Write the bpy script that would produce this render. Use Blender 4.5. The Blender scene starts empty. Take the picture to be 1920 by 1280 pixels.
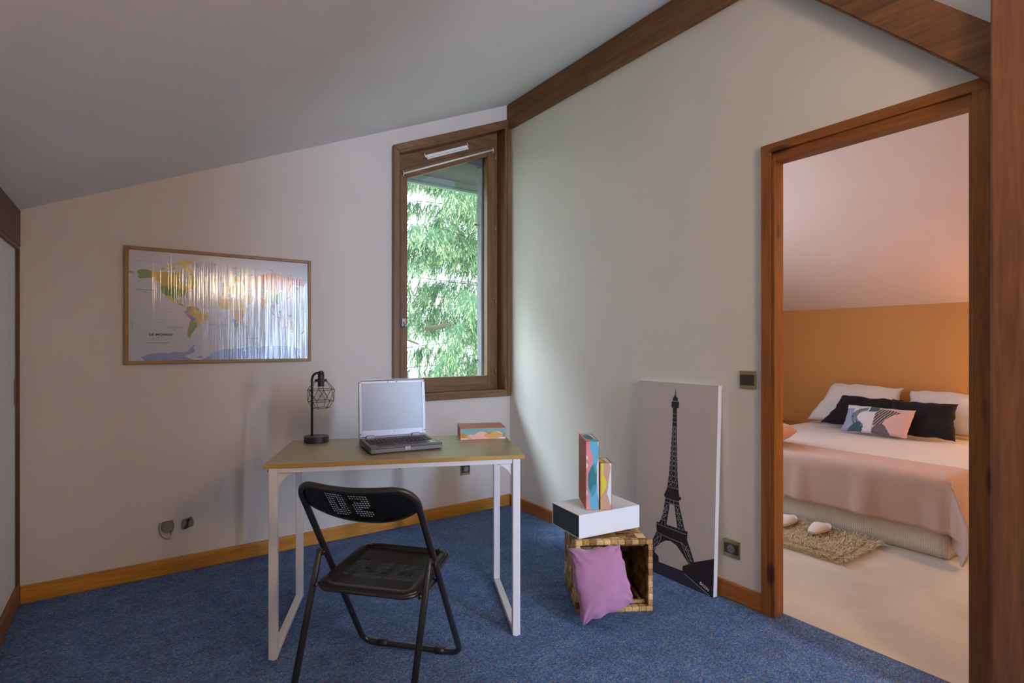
import bpy, bmesh, math, random
from mathutils import Vector, Matrix, noise as mnoise
from mathutils.geometry import tessellate_polygon, delaunay_2d_cdt
random.seed(7)
PI = math.pi
S = bpy.context.scene
COL = S.collection

# ---------------------------------------------------------------- camera
cam_d = bpy.data.cameras.new('camera'); cam = bpy.data.objects.new('camera', cam_d); COL.objects.link(cam)
cam_d.sensor_width = 36.0; cam_d.lens = 36.0*1025.085/1920.0
cam_d.shift_y = 5.0/1920.0
cam_d.clip_start = 0.02; cam_d.clip_end = 200
FX, FY = 0.5693, 0.8221
cam.matrix_world = Matrix(((FY, 0, -FX, -2.3220), (-FX, 0, -FY, -3.3800), (0, 1, 0, 1.2), (0, 0, 0, 1)))
S.camera = cam
# ---------------------------------------------------------------- view
vs = S.view_settings
S.display_settings.display_device = 'sRGB'
vs.view_transform = 'Standard'; vs.look = 'None'; vs.exposure = 0.0; vs.gamma = 1.0; vs.use_curve_mapping = False
# ---------------------------------------------------------------- world: bright overcast sky
w = bpy.data.worlds.new('sky'); S.world = w; w.use_nodes = True
nt = w.node_tree; nt.nodes.clear()
wo = nt.nodes.new('ShaderNodeOutputWorld'); bg = nt.nodes.new('ShaderNodeBackground')
bg.inputs[0].default_value = (0.80, 0.92, 1.0, 1); bg.inputs[1].default_value = 4.2
nt.links.new(bg.outputs[0], wo.inputs[0])

def sun(name, direction, power, color, angle):
    l = bpy.data.lights.new(name, 'SUN'); l.energy = power; l.color = color; l.angle = angle
    o = bpy.data.objects.new(name, l); COL.objects.link(o)
    o.rotation_euler = Vector(direction).to_track_quat('-Z', 'Y').to_euler(); o.location = (0, 0, 8)
def area(name, loc, direction, sx, sy, power, color, spread=PI, portal=False):
    l = bpy.data.lights.new(name, 'AREA'); l.shape = 'RECTANGLE'; l.size = sx; l.size_y = sy; l.energy = power; l.color = color
    l.spread = spread
    if portal: l.cycles.is_portal = True
    o = bpy.data.objects.new(name, l); COL.objects.link(o)
    o.location = loc; o.rotation_euler = Vector(direction).to_track_quat('-Z', 'Z').to_euler()
    return o
sun('bright_sky_light', (1.0, -1.3, -1.8), 5.5, (0.72, 0.86, 1.0), 0.30)
# daylight through the window in the gable wall (portal for the sky)
area('gable_window_daylight', (-0.47, 0.14, 1.75), (0, -1, 0), 0.72, 1.75, 1, (1, 1, 1), portal=True)
# daylight through an assumed window behind the camera
area('assumed_rear_window_daylight', (-0.42, -6.62, 1.50), (0, 1, 0), 0.38, 1.5, 170, (0.50, 0.69, 1.0))
# assumed ceiling lamp out of view behind the camera, warm
bl = bpy.data.lights.new('assumed_room_lamp_light', 'POINT'); bl.energy = 50; bl.color = (1.0, 0.73, 0.50); bl.shadow_soft_size = 0.16
o = bpy.data.objects.new('assumed_room_lamp_light', bl); COL.objects.link(o); o.location = (-1.18, -4.42, 1.93)
# bedroom: assumed daylight from the gable side, assumed bedside lamp hidden by the door jamb
area('assumed_bedroom_daylight', (1.0, -0.06, 1.35), (0, -1, 0), 0.9, 1.1, 28, (0.58, 0.74, 1.0))  # assumed light set before a closed wall, no window is built there
bl = bpy.data.lights.new('assumed_bedside_lamp_light', 'POINT'); bl.energy = 18; bl.color = (1.0, 0.50, 0.20); bl.shadow_soft_size = 0.09
o = bpy.data.objects.new('assumed_bedside_lamp_light', bl); COL.objects.link(o); o.location = (3.1, -2.62, 0.74)
area('bedroom_warm_fill_light', (1.7, -3.4, 1.9), (0.0, 0.1, -1), 0.35, 0.35, 14, (1.0, 0.64, 0.38))  # added fill that warms the bedroom, not an actual ceiling lamp

# ---------------------------------------------------------------- materials
def mat(name, color, rough=0.6, metal=0.0, spec=0.5, coat=0.0, **kw):
    m = bpy.data.materials.new(name); m.use_nodes = True
    b = m.node_tree.nodes['Principled BSDF']
    b.inputs['Base Color'].default_value = (*color, 1); b.inputs['Roughness'].default_value = rough
    b.inputs['Metallic'].default_value = metal; b.inputs['Specular IOR Level'].default_value = spec
    b.inputs['Coat Weight'].default_value = coat
    return m
def N(m, t, **kw):
    n = m.node_tree.nodes.new(t)
    for k, v in kw.items(): setattr(n, k, v)
    return n
def L(m, a, b): m.node_tree.links.new(a, b)
def P(m): return m.node_tree.nodes['Principled BSDF']
def coords(m, scale=(1, 1, 1), rot=(0, 0, 0), which='Object'):
    tc = N(m, 'ShaderNodeTexCoord'); mp = N(m, 'ShaderNodeMapping')
    mp.inputs['Scale'].default_value = scale; mp.inputs['Rotation'].default_value = rot
    L(m, tc.outputs[which], mp.inputs[0]); return mp.outputs[0]
def ramp(m, fac, stops):
    r = N(m, 'ShaderNodeValToRGB'); e = r.color_ramp.elements
    while len(e) > 1: e.remove(e[-1])
    e[0].position = stops[0][0]; e[0].color = (*stops[0][1], 1)
    for p, c in stops[1:]:
        x = e.new(p); x.color = (*c, 1)
    L(m, fac, r.inputs[0]); return r.outputs[0]
def noise_tex(m, vec, scale, detail=4, rough=0.55, dist=0):
    n = N(m, 'ShaderNodeTexNoise'); n.inputs['Scale'].default_value = scale; n.inputs['Detail'].default_value = detail
    n.inputs['Roughness'].default_value = rough; n.inputs['Distortion'].default_value = dist
    L(m, vec, n.inputs['Vector']); return n.outputs['Fac']
def mix(m, fac, a, b, mode='MIX'):
    x = N(m, 'ShaderNodeMix', data_type='RGBA', blend_type=mode)
    for s, v in ((x.inputs[0], fac), (x.inputs[6], a), (x.inputs[7], b)):
        if isinstance(v, (int, float)): s.default_value = v
        elif isinstance(v, tuple): s.default_value = (*v, 1)
        else: L(m, v, s)
    return x.outputs[2]
def bump(m, h, strength=0.3, dist=0.01, into='Normal'):
    b = N(m, 'ShaderNodeBump'); b.inputs['Strength'].default_value = strength; b.inputs['Distance'].default_value = dist
    L(m, h, b.inputs['Height']); L(m, b.outputs[0], P(m).inputs[into]); return b
def wood(name, c0, c1, axis, rough=0.45, rot=(0, 0, 0), knots=True, knot_scale=2.2, grain=1.0, coat=0.0):
    m = mat(name, c0, rough, coat=coat)
    st = {'x': (1.2, 16, 16), 'y': (16, 1.2, 16), 'z': (16, 16, 1.2)}[axis]
    v = coords(m, st, rot)
    n1 = noise_tex(m, v, 1.6*grain, 5, 0.6, 0.6)
    n2 = noise_tex(m, v, 7*grain, 3, 0.5)
    ks = {'x': (0.35, 1, 1), 'y': (1, 0.35, 1), 'z': (1, 1, 0.35)}[axis]
    c = ramp(m, n1, [(0.30, c1), (0.50, tuple((a+b)/2 for a, b in zip(c0, c1))), (0.68, c0)])
    fine = ramp(m, n2, [(0.35, (0.78, 0.76, 0.74)), (0.65, (1.06, 1.06, 1.06))])
    c = mix(m, 0.8, c, fine, 'MULTIPLY')
    if knots:
        vk = coords(m, tuple(k*knot_scale for k in ks), rot)
        vo = N(m, 'ShaderNodeTexVoronoi'); vo.inputs['Scale'].default_value = 3.0; L(m, vk, vo.inputs['Vector'])
        k = ramp(m, vo.outputs['Distance'], [(0.0, (0.16, 0.08, 0.05)), (0.085, (0.36, 0.22, 0.15)), (0.15, (1, 1, 1))])
        c = mix(m, 1.0, c, k, 'MULTIPLY')
    L(m, c, P(m).inputs['Base Color'])
    bump(m, n2, 0.12, 0.002)
    return m
def plaster(name, c, scale=60, strength=0.05):
    m = mat(name, c, 0.92, spec=0.2)
    v = coords(m); n = noise_tex(m, v, 2.0, 3); cc = ramp(m, n, [(0.3, tuple(x*0.97 for x in c)), (0.7, tuple(min(1, x*1.02) for x in c))])
    L(m, cc, P(m).inputs['Base Color']); bump(m, noise_tex(m, v, scale, 3), strength, 0.003); return m

M = {}
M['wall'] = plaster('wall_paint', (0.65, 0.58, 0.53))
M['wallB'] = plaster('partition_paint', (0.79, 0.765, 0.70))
M['ceil'] = plaster('ceiling_paint', (0.80, 0.755, 0.74))
M['bedceil'] = plaster('bedroom_ceiling_paint', (0.82, 0.66, 0.58))
M['orange'] = plaster('orange_paint', (0.66, 0.33, 0.11))
M['pine_z'] = wood('pine_vertical', (0.38, 0.135, 0.018), (0.22, 0.066, 0.009), 'z', 0.5)
M['pine_y'] = wood('pine_along_y', (0.38, 0.135, 0.018), (0.22, 0.066, 0.009), 'y', 0.5)
M['pine_x'] = wood('pine_along_x', (0.62, 0.27, 0.028), (0.43, 0.165, 0.018), 'x', 0.45)
M['skirt_y'] = wood('skirting_along_y', (0.52, 0.19, 0.026), (0.34, 0.11, 0.017), 'y', 0.45)
M['beam_y'] = wood('old_beam', (0.27, 0.12, 0.040), (0.14, 0.058, 0.020), 'y', 0.6, knot_scale=1.2, grain=0.8)
M['post_z'] = wood('old_post', (0.25, 0.098, 0.032), (0.12, 0.042, 0.015), 'z', 0.55, knot_scale=1.3, grain=0.8)
M['brace'] = wood('old_brace', (0.27, 0.115, 0.034), (0.14, 0.055, 0.016), 'y', 0.55, rot=(PI/4, 0, 0), knot_scale=1.3, grain=0.8)
M['win_z'] = wood('window_wood_vertical', (0.25, 0.118, 0.045), (0.135, 0.058, 0.022), 'z', 0.4, knots=False)
M['win_x'] = wood('window_wood_horizontal', (0.25, 0.118, 0.045), (0.135, 0.058, 0.022), 'x', 0.4, rot=(0, math.atan(0.417), 0), knots=False)
M['dark_wood'] = wood('closet_wood', (0.16, 0.058, 0.024), (0.09, 0.032, 0.014), 'z', 0.5, knots=False)
M['dark_wood_y'] = wood('closet_wood_y', (0.30, 0.12, 0.035), (0.17, 0.065, 0.02), 'y', 0.5, knots=False)
M['fascia'] = mat('brown_board', (0.115, 0.060, 0.040), 0.6)
M['closet'] = mat('white_sliding_panel', (0.72, 0.72, 0.74), 0.45)
M['greenedge'] = mat('green_edge', (0.08, 0.42, 0.25), 0.4)
M['grey_wood'] = wood('weathered_wood', (0.30, 0.31, 0.33), (0.18, 0.19, 0.21), 'z', 0.8, knots=False)
M['soffit'] = mat('grey_soffit', (0.135, 0.125, 0.135), 0.8)
M['fasciag'] = mat('pale_green_board', (0.30, 0.37, 0.33), 0.7)
M['white_metal'] = mat('white_powder_coat', (0.74, 0.71, 0.72), 0.38)
M['black_metal'] = mat('black_enamel', (0.010, 0.009, 0.009), 0.30, spec=0.6)
M['black_tube'] = mat('black_tube', (0.022, 0.019, 0.018), 0.30, spec=0.7)
M['matte_black'] = mat('matte_black', (0.022, 0.018, 0.019), 0.45)
M['chrome'] = mat('chrome', (0.75, 0.75, 0.75), 0.18, 1.0)
M['steel'] = mat('dull_steel', (0.35, 0.34, 0.32), 0.4, 1.0)
M['brass'] = mat('brass_plate', (0.40, 0.35, 0.17), 0.35, 0.7)
M['brown_plastic'] = mat('brown_plastic', (0.055, 0.034, 0.028), 0.4)
M['grey_plastic'] = mat('grey_socket', (0.20, 0.21, 0.24), 0.4)
M['white_plastic'] = mat('white_plastic', (0.86, 0.82, 0.76), 0.4)
M['taupe'] = mat('worn_taupe_plastic', (0.22, 0.175, 0.14), 0.55)
M['silver'] = mat('silver_plastic', (0.30, 0.29, 0.33), 0.38, 0.35)
M['laptop_dark'] = mat('dark_laptop_plastic', (0.055, 0.052, 0.055), 0.42)
M['laptop_front'] = mat('laptop_front_plastic', (0.16, 0.135, 0.14), 0.4)
M['key'] = mat('keys', (0.018, 0.018, 0.020), 0.5)
M['screen'] = mat('screen_glass', (0.15, 0.14, 0.17), 0.38, spec=0.6, coat=0.9); P(M['screen']).inputs['Coat Roughness'].default_value = 0.34
M['logo'] = mat('white_print', (0.85, 0.85, 0.85), 0.5)
M['label'] = mat('sticker', (0.65, 0.72, 0.40), 0.4)
M['boxorange'] = mat('terracotta_board', (0.47, 0.12, 0.055), 0.55)
M['paper_white'] = mat('white_card', (0.84, 0.84, 0.86), 0.5)
M['petrol'] = mat('petrol_board', (0.050, 0.088, 0.105), 0.5)
M['canvas'] = mat('painted_canvas_grey', (0.62, 0.56, 0.54), 0.8); 
M['canvas_edge'] = mat('canvas_edge', (0.88, 0.90, 0.94), 0.7)
M['ink'] = mat('black_paint', (0.022, 0.018, 0.024), 0.6)
M['ink2'] = mat('dark_blue_paint', (0.035, 0.035, 0.060), 0.6)
M['line'] = mat('grey_line_paint', (0.48, 0.48, 0.52), 0.6)
def flat(n, c, r=0.55): M[n] = mat(n, c, r)
for n, c in dict(b_teal=(0.20, 0.37, 0.37), b_ochre=(0.50, 0.24, 0.035), b_sand=(0.66, 0.37, 0.10), b_pink=(0.80, 0.46, 0.36), b_blue=(0.14, 0.46, 0.62),
                 b_rose=(0.80, 0.27, 0.28), b_deep=(0.035, 0.22, 0.24), b_sea=(0.07, 0.34, 0.39), b_yellow=(0.76, 0.64, 0.03), b_tan=(0.60, 0.36, 0.24), b_white=(0.82, 0.82, 0.86)).items(): flat(n, c)

def cloth(name, c, rough=0.9, scale=900, strength=0.25, dark=0.8, sheen=0.3):
    m = mat(name, c, rough, spec=0.15); v = coords(m)
    n = noise_tex(m, v, scale, 2); cc = ramp(m, n, [(0.3, tuple(x*dark for x in c)), (0.7, c)])
    L(m, cc, P(m).inputs['Base Color']); bump(m, n, strength, 0.0015)
    P(m).inputs['Sheen Weight'].default_value = sheen; return m
M['pillow_white'] = cloth('white_cotton', (0.80, 0.75, 0.72), dark=0.95)
M['duvet'] = cloth('white_duvet', (0.78, 0.74, 0.73), dark=0.95)
M['pillow_black'] = cloth('black_cotton', (0.022, 0.018, 0.022), sheen=0.1)
M['throw'] = cloth('pink_beige_throw', (0.62, 0.42, 0.335), scale=400, strength=0.4, dark=0.88)
M['pinkcush'] = cloth('pale_pink_cotton', (0.72, 0.42, 0.30), dark=0.95)
M['orchid'] = cloth('orchid_pink_cotton', (0.46, 0.22, 0.38), dark=0.93, scale=700)
M['slipper'] = cloth('white_terry', (0.80, 0.68, 0.60), dark=0.9, scale=500)
for n, c in dict(l_white=(0.76, 0.72, 0.74), l_pink=(0.80, 0.50, 0.44), l_lav=(0.36, 0.38, 0.52), l_petrol=(0.055, 0.12, 0.14), l_grey=(0.17, 0.14, 0.155), l_leaf=(0.07, 0.085, 0.085)).items():
    M[n] = cloth(n, c, dark=0.95)
m = M['skirt'] = mat('ribbed_bed_skirt', (0.80, 0.72, 0.61), 0.9); v = coords(m)
wv = N(m, 'ShaderNodeTexWave'); wv.bands_direction = 'Y'; wv.inputs['Scale'].default_value = 28; wv.inputs['Distortion'].default_value = 0.3; L(m, v, wv.inputs['Vector'])
bump(m, wv.outputs['Fac'], 0.5, 0.004)
m = M['canvasweave'] = M['canvas']; bump(m, noise_tex(m, coords(m), 700, 2), 0.2, 0.001)

# blue flecked carpet
m = M['carpet'] = mat('blue_flecked_carpet', (0.05, 0.1, 0.2), 0.95, spec=0.1); v = coords(m, (1, 1, 1))
vo = N(m, 'ShaderNodeTexVoronoi'); vo.inputs['Scale'].default_value = 165; L(m, coords(m, (1.0, 1.7, 1)), vo.inputs['Vector'])
sep = N(m, 'ShaderNodeSeparateColor'); L(m, vo.outputs['Color'], sep.inputs[0])
c = ramp(m, sep.outputs[0], [(0.0, (0.045, 0.082, 0.200)), (0.26, (0.070, 0.140, 0.310)), (0.52, (0.100, 0.190, 0.400)), (0.72, (0.15, 0.26, 0.42)), (0.80, (0.24, 0.11, 0.19)), (0.86, (0.11, 0.23, 0.22)), (0.92, (0.38, 0.34, 0.26)), (0.95, (0.065, 0.12, 0.27))])
r = m.node_tree.nodes[-1]
big = noise_tex(m, v, 9, 3); c2 = ramp(m, big, [(0.35, (0.82, 0.82, 0.84)), (0.65, (1.08, 1.08, 1.08))])
c = mix(m, 1.0, c, c2, 'MULTIPLY'); L(m, c, P(m).inputs['Base Color'])
bump(m, noise_tex(m, v, 260, 2), 0.6, 0.004)
m = M['bedfloor'] = mat('cream_floor', (0.70, 0.60, 0.46), 0.7, spec=0.2); v = coords(m)
c = ramp(m, noise_tex(m, v, 3.5, 5), [(0.3, (0.56, 0.50, 0.41)), (0.7, (0.67, 0.60, 0.50))]); L(m, c, P(m).inputs['Base Color'])
bump(m, noise_tex(m, v, 300, 2), 0.25, 0.002)
# desk top
M['desktop'] = wood('oak_laminate', (0.42, 0.345, 0.185), (0.34, 0.275, 0.14), 'x', 0.33, knots=False, grain=0.9)
M['desktop_edge'] = wood('oak_laminate_edge', (0.56, 0.33, 0.085), (0.42, 0.235, 0.06), 'x', 0.4, knots=False)
# wicker
m = M['wicker'] = mat('water_hyacinth', (0.5, 0.32, 0.14), 0.6); v = coords(m, (90, 90, 90))
tc = N(m, 'ShaderNodeVertexColor'); tc.layer_name = 'tint'
c = mix(m, 1.0, tc.outputs[0], ramp(m, noise_tex(m, v, 1.0, 3), [(0.3, (0.72, 0.70, 0.66)), (0.7, (1.1, 1.08, 1.05))]), 'MULTIPLY'); L(m, c, P(m).inputs['Base Color'])
bump(m, noise_tex(m, v, 2.0, 2), 0.25, 0.002)
M['basket_wood'] = wood('basket_frame_wood', (0.46, 0.27, 0.11), (0.30, 0.16, 0.06), 'x', 0.6, knots=False)
# map print under a ribbed plastic film
def film(m):
    ribs = noise_tex(m, coords(m, (150, 1, 1.2)), 1.0, 1.5, 0.6); P(m).inputs['Coat IOR'].default_value = 1.55; P(m).inputs['Coat Weight'].default_value = 1.0; P(m).inputs['Coat Roughness'].default_value = 0.09
    bump(m, ribs, 0.8, 0.0011, 'Coat Normal')
MAPC = dict(paper=(0.60, 0.60, 0.68), yellow=(0.66, 0.43, 0.035), green=(0.15, 0.29, 0.035), teal=(0.20, 0.50, 0.55), jade=(0.08, 0.32, 0.17), lilac=(0.40, 0.39, 0.58),
            purple=(0.42, 0.20, 0.42), blue=(0.14, 0.20, 0.50), orange=(0.66, 0.31, 0.06), red=(0.56, 0.11, 0.075), ice=(0.27, 0.33, 0.60), sea=(0.45, 0.50, 0.64), text=(0.05, 0.045, 0.07))
for k, c in MAPC.items():
    M['map_'+k] = mat('map_'+k, tuple(x*.72 for x in c), 0.5); film(M['map_'+k])
# glass
def glass_mat(name, tint, rough=0.0):
    m = bpy.data.materials.new(name); m.use_nodes = True; t = m.node_tree; t.nodes.clear()
    o = t.nodes.new('ShaderNodeOutputMaterial'); mx = t.nodes.new('ShaderNodeMixShader'); tr = t.nodes.new('ShaderNodeBsdfTransparent'); gl = t.nodes.new('ShaderNodeBsdfGlossy'); fr = t.nodes.new('ShaderNodeFresnel')
    tr.inputs[0].default_value = (*tint, 1); gl.inputs['Roughness'].default_value = rough; fr.inputs[0].default_value = 1.45
    ge = t.nodes.new('ShaderNodeNewGeometry'); mr = t.nodes.new('ShaderNodeMapRange'); mr.inputs[3].default_value = 1.45; mr.inputs[4].default_value = 1/1.45
    t.links.new(ge.outputs['Backfacing'], mr.inputs[0]); t.links.new(mr.outputs[0], fr.inputs[0])
    t.links.new(fr.outputs[0], mx.inputs[0]); t.links.new(tr.outputs[0], mx.inputs[1]); t.links.new(gl.outputs[0], mx.inputs[2]); t.links.new(mx.outputs[0], o.inputs[0]); return m
M['glass'] = glass_mat('window_glass', (0.95, 0.97, 0.96)); M['bulb'] = glass_mat('bulb_glass', (0.93, 0.93, 0.92))
m = M['needle'] = mat('spruce_needles', (0.20, 0.22, 0.09), 0.6); n = noise_tex(m, coords(m), 4.5, 3)
L(m, ramp(m, n, [(0.3, (0.05, 0.15, 0.075)), (0.7, (0.26, 0.42, 0.22))]), P(m).inputs['Base Color'])
M['needle_tip'] = mat('spruce_young_tips', (0.58, 0.70, 0.36), 0.6)
M['bark'] = mat('spruce_bark', (0.10, 0.09, 0.06), 0.9)
M['rug'] = mat('shag_pile', (0.72, 0.58, 0.36), 0.9); n = noise_tex(M['rug'], coords(M['rug']), 60, 2)
L(M['rug'], ramp(M['rug'], n, [(0.3, (0.66, 0.52, 0.33)), (0.7, (0.86, 0.71, 0.48))]), P(M['rug']).inputs['Base Color'])
M['grass'] = mat('meadow', (0.15, 0.21, 0.11), 0.9)
M['hall'] = mat('dark_void', (0.1, 0.1, 0.1), 0.9)

# ---------------------------------------------------------------- object helpers
def tag(o, label=None, cat=None, group=None, kind=None):
    if label: o['label'] = label
    if cat: o['category'] = cat
    if group: o['group'] = group
    if kind: o['kind'] = kind
    return o
def empty(name, loc, rz=0, **k):
    o = bpy.data.objects.new(name, None); COL.objects.link(o); o.location = loc; o.rotation_euler = (0, 0, rz); o.empty_display_size = 0.1
    return tag(o, **k)
def obj(name, bm, mats, parent=None, smooth=False, **k):
    me = bpy.data.meshes.new(name); bm.normal_update(); bm.to_mesh(me); bm.free()
    for x in (mats if isinstance(mats, (list, tuple)) else [mats]): me.materials.append(M[x] if isinstance(x, str) else x)
    if smooth:
        for p in me.polygons: p.use_smooth = True
        try: me.set_sharp_from_angle(angle=math.radians(smooth if not isinstance(smooth, bool) else 40))
        except Exception: pass
    o = bpy.data.objects.new(name, me); COL.objects.link(o)
    if parent: o.parent = parent
    return tag(o, **k)
def box(bm, lo, hi, bev=0, mi=0, mtx=None, seg=2):
    r = bmesh.ops.create_cube(bm, size=1); vs = r['verts']
    for v in vs: v.co = Vector([lo[i]+(v.co[i]+.5)*(hi[i]-lo[i]) for i in range(3)])
    fs = list({f for v in vs for f in v.link_faces})
    if bev:
        es = list({e for v in vs for e in v.link_edges})
        r2 = bmesh.ops.bevel(bm, geom=es, offset=bev, segments=seg, affect='EDGES', profile=0.5)
        fs = list({f for f in r2['faces']} | {f for f in fs if f.is_valid})
        vs = list({v for f in fs for v in f.verts})
    for f in fs: f.material_index = mi
    if mtx:
        for v in vs: v.co = mtx @ v.co
    return vs
def new(): return bmesh.new()
def bbox(lo, hi, bev=0, **k):
    bm = new(); box(bm, lo, hi, bev, **k); return bm
def prism(bm, pts, d, mi=0, bev=0):
    """closed polygon pts (3d, planar) extruded by vector d"""
    a = [bm.verts.new(p) for p in pts]; b = [bm.verts.new(Vector(p)+Vector(d)) for p in pts]; n = len(a); fs = []
    fs.append(bm.faces.new(a)); fs.append(bm.faces.new(b[::-1]))
    for i in range(n): fs.append(bm.faces.new((a[i], b[i], b[(i+1) % n], a[(i+1) % n])))
    for f in fs: f.material_index = mi
    bmesh.ops.recalc_face_normals(bm, faces=fs)
    if bev: bmesh.ops.bevel(bm, geom=list({e for f in fs for e in f.edges}), offset=bev, segments=2, affect='EDGES')
def tube(bm, pts, r, n=12, closed=False, mi=0, cap=True):
    pts = [Vector(p) for p in pts]; m_ = len(pts); rr = r if isinstance(r, (list, tuple)) else [r]*m_
    rings = []; up = None
    for i, p in enumerate(pts):
        if closed: t = (pts[(i+1) % m_]-pts[i-1])
        else: t = pts[min(i+1, m_-1)]-pts[max(i-1, 0)]
        t.normalize()
        if up is None:
            up = Vector((0, 0, 1)) if abs(t.z) < .9 else Vector((1, 0, 0))
        s = t.cross(up).normalized(); up = s.cross(t).normalized()
        rings.append([bm.verts.new(p+(s*math.cos(a)+up*math.sin(a))*rr[i]) for a in [2*PI*k/n for k in range(n)]])
    for i in range(m_ if closed else m_-1):
        A, B = rings[i], rings[(i+1) % m_]
        for k in range(n):
            f = bm.faces.new((A[k], A[(k+1) % n], B[(k+1) % n], B[k])); f.material_index = mi; f.smooth = True
    if cap and not closed:
        f = bm.faces.new(rings[0][::-1]); f.material_index = mi; f = bm.faces.new(rings[-1]); f.material_index = mi
def lathe(bm, prof, n=32, c=(0, 0, 0), mi=0):
    c = Vector(c); rings = []
    for r, z in prof:
        if r < 1e-6: rings.append([bm.verts.new(c+Vector((0, 0, z)))])
        else: rings.append([bm.verts.new(c+Vector((r*math.cos(2*PI*k/n), r*math.sin(2*PI*k/n), z))) for k in range(n)])
    for A, B in zip(rings, rings[1:]):
        for k in range(n):
            k2 = (k+1) % n
            if len(A) == 1 and len(B) == 1: continue
            if len(A) == 1: f = bm.faces.new((A[0], B[k2], B[k]))
            elif len(B) == 1: f = bm.faces.new((A[k], A[k2], B[0]))
            else: f = bm.faces.new((A[k], A[k2], B[k2], B[k]))
            f.material_index = mi; f.smooth = True
def cyl(bm, a, b, r, n=16, mi=0): tube(bm, [a, b], r, n, mi=mi)
def round_path(pts, rad, seg=6):
    out = [Vector(pts[0])]
    for i in range(1, len(pts)-1):
        p = Vector(pts[i]); a = (Vector(pts[i-1])-p).normalized(); b = (Vector(pts[i+1])-p).normalized()
        r = rad[i-1] if isinstance(rad, (list, tuple)) else rad
        for k in range(seg+1):
            t = k/seg; out.append((p+a*r)*(1-t)**2+p*2*t*(1-t)+(p+b*r)*t*t)
    out.append(Vector(pts[-1])); return out
def poly2d(bm, pts, f3, mi=0):
    """fill a 2-D outline, mapped to 3-D by f3"""
    v3 = [Vector((x, y, 0)) for x, y in pts]; tri = tessellate_polygon([v3]); vs_ = [bm.verts.new(f3(x, y)) for x, y in pts]
    for t in tri:
        try: f = bm.faces.new([vs_[i] for i in t]); f.material_index = mi
        except ValueError: pass
def inside(p, poly):
    x, y = p; c = False; j = len(poly)-1
    for i in range(len(poly)):
        xi, yi = poly[i]; xj, yj = poly[j]
        if (yi > y) != (yj > y) and x < (xj-xi)*(y-yi)/(yj-yi)+xi: c = not c
        j = i
    return c
def strip(pts, w_):
    """list of small quads along a polyline in 2-D"""
    out = []
    for (x0, y0), (x1, y1) in zip(pts, pts[1:]):
        l = math.hypot(x1-x0, y1-y0) or 1; nx, ny = -(y1-y0)/l*w_/2, (x1-x0)/l*w_/2
        out.append([(x0+nx, y0+ny), (x1+nx, y1+ny), (x1-nx, y1-ny), (x0-nx, y0-ny)])
    return out
def text_obj(name, s, size, mtx, matn, parent, extrude=0.0003, align='LEFT', space=1.0, bold=0.0, sx=1.0):
    cu = bpy.data.curves.new(name, 'FONT'); cu.body = s; cu.size = size; cu.extrude = extrude; cu.align_x = align; cu.space_character = space; cu.offset = bold
    t = bpy.data.objects.new(name+'_tmp', cu); COL.objects.link(t)
    dg = bpy.context.evaluated_depsgraph_get(); dg.update()
    me = bpy.data.meshes.new_from_object(t.evaluated_get(dg)); bpy.data.objects.remove(t)
    me.transform(mtx @ Matrix.Diagonal((sx, 1, 1, 1))); me.materials.clear(); me.materials.append(M[matn])
    o = bpy.data.objects.new(name, me); COL.objects.link(o)
    if parent: o.parent = parent
    return o
def perforated(outline, holes, hr, f3, extra=(), pitch=0.02):
    """sheet with round holes; outline ccw 2-D; returns bmesh mapped by f3"""
    vs2, es = [], []
    def loop(pts):
        b = len(vs2); vs2.extend(Vector(p) for p in pts); es.extend((b+i, b+(i+1) % len(pts)) for i in range(len(pts)))
    loop(outline)
    for e in extra: loop(e)
    for hx, hy in holes: loop([(hx+hr*math.cos(a), hy+hr*math.sin(a)) for a in [PI/4*k+PI/8 for k in range(8)]])
    xs = [p[0] for p in outline]; ys = [p[1] for p in outline]
    x = min(xs)+pitch/2
    while x < max(xs):
        y = min(ys)+pitch/2
        while y < max(ys):
            if inside((x, y), outline) and all((x-hx)**2+(y-hy)**2 > (hr*1.6)**2 for hx, hy in holes): vs2.append(Vector((x, y)))
            y += pitch
        x += pitch
    r = delaunay_2d_cdt(vs2, es, [], 0, 1e-6)
    bm = new(); vv = [bm.verts.new(f3(p.x, p.y)) for p in r[0]]
    for f in r[2]:
        cx = sum(r[0][i].x for i in f)/len(f); cy = sum(r[0][i].y for i in f)/len(f)
        if not inside((cx, cy), outline): continue
        if any((cx-hx)**2+(cy-hy)**2 < (hr*0.93)**2 for hx, hy in holes): continue
        try: bm.faces.new([vv[i] for i in f])
        except ValueError: pass
    for v_ in [v_ for v_ in bm.verts if not v_.link_faces]: bm.verts.remove(v_)
    return bm
def solid(o, t, off=0):
    md = o.modifiers.new('thick', 'SOLIDIFY'); md.thickness = t; md.offset = off
    return o
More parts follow.
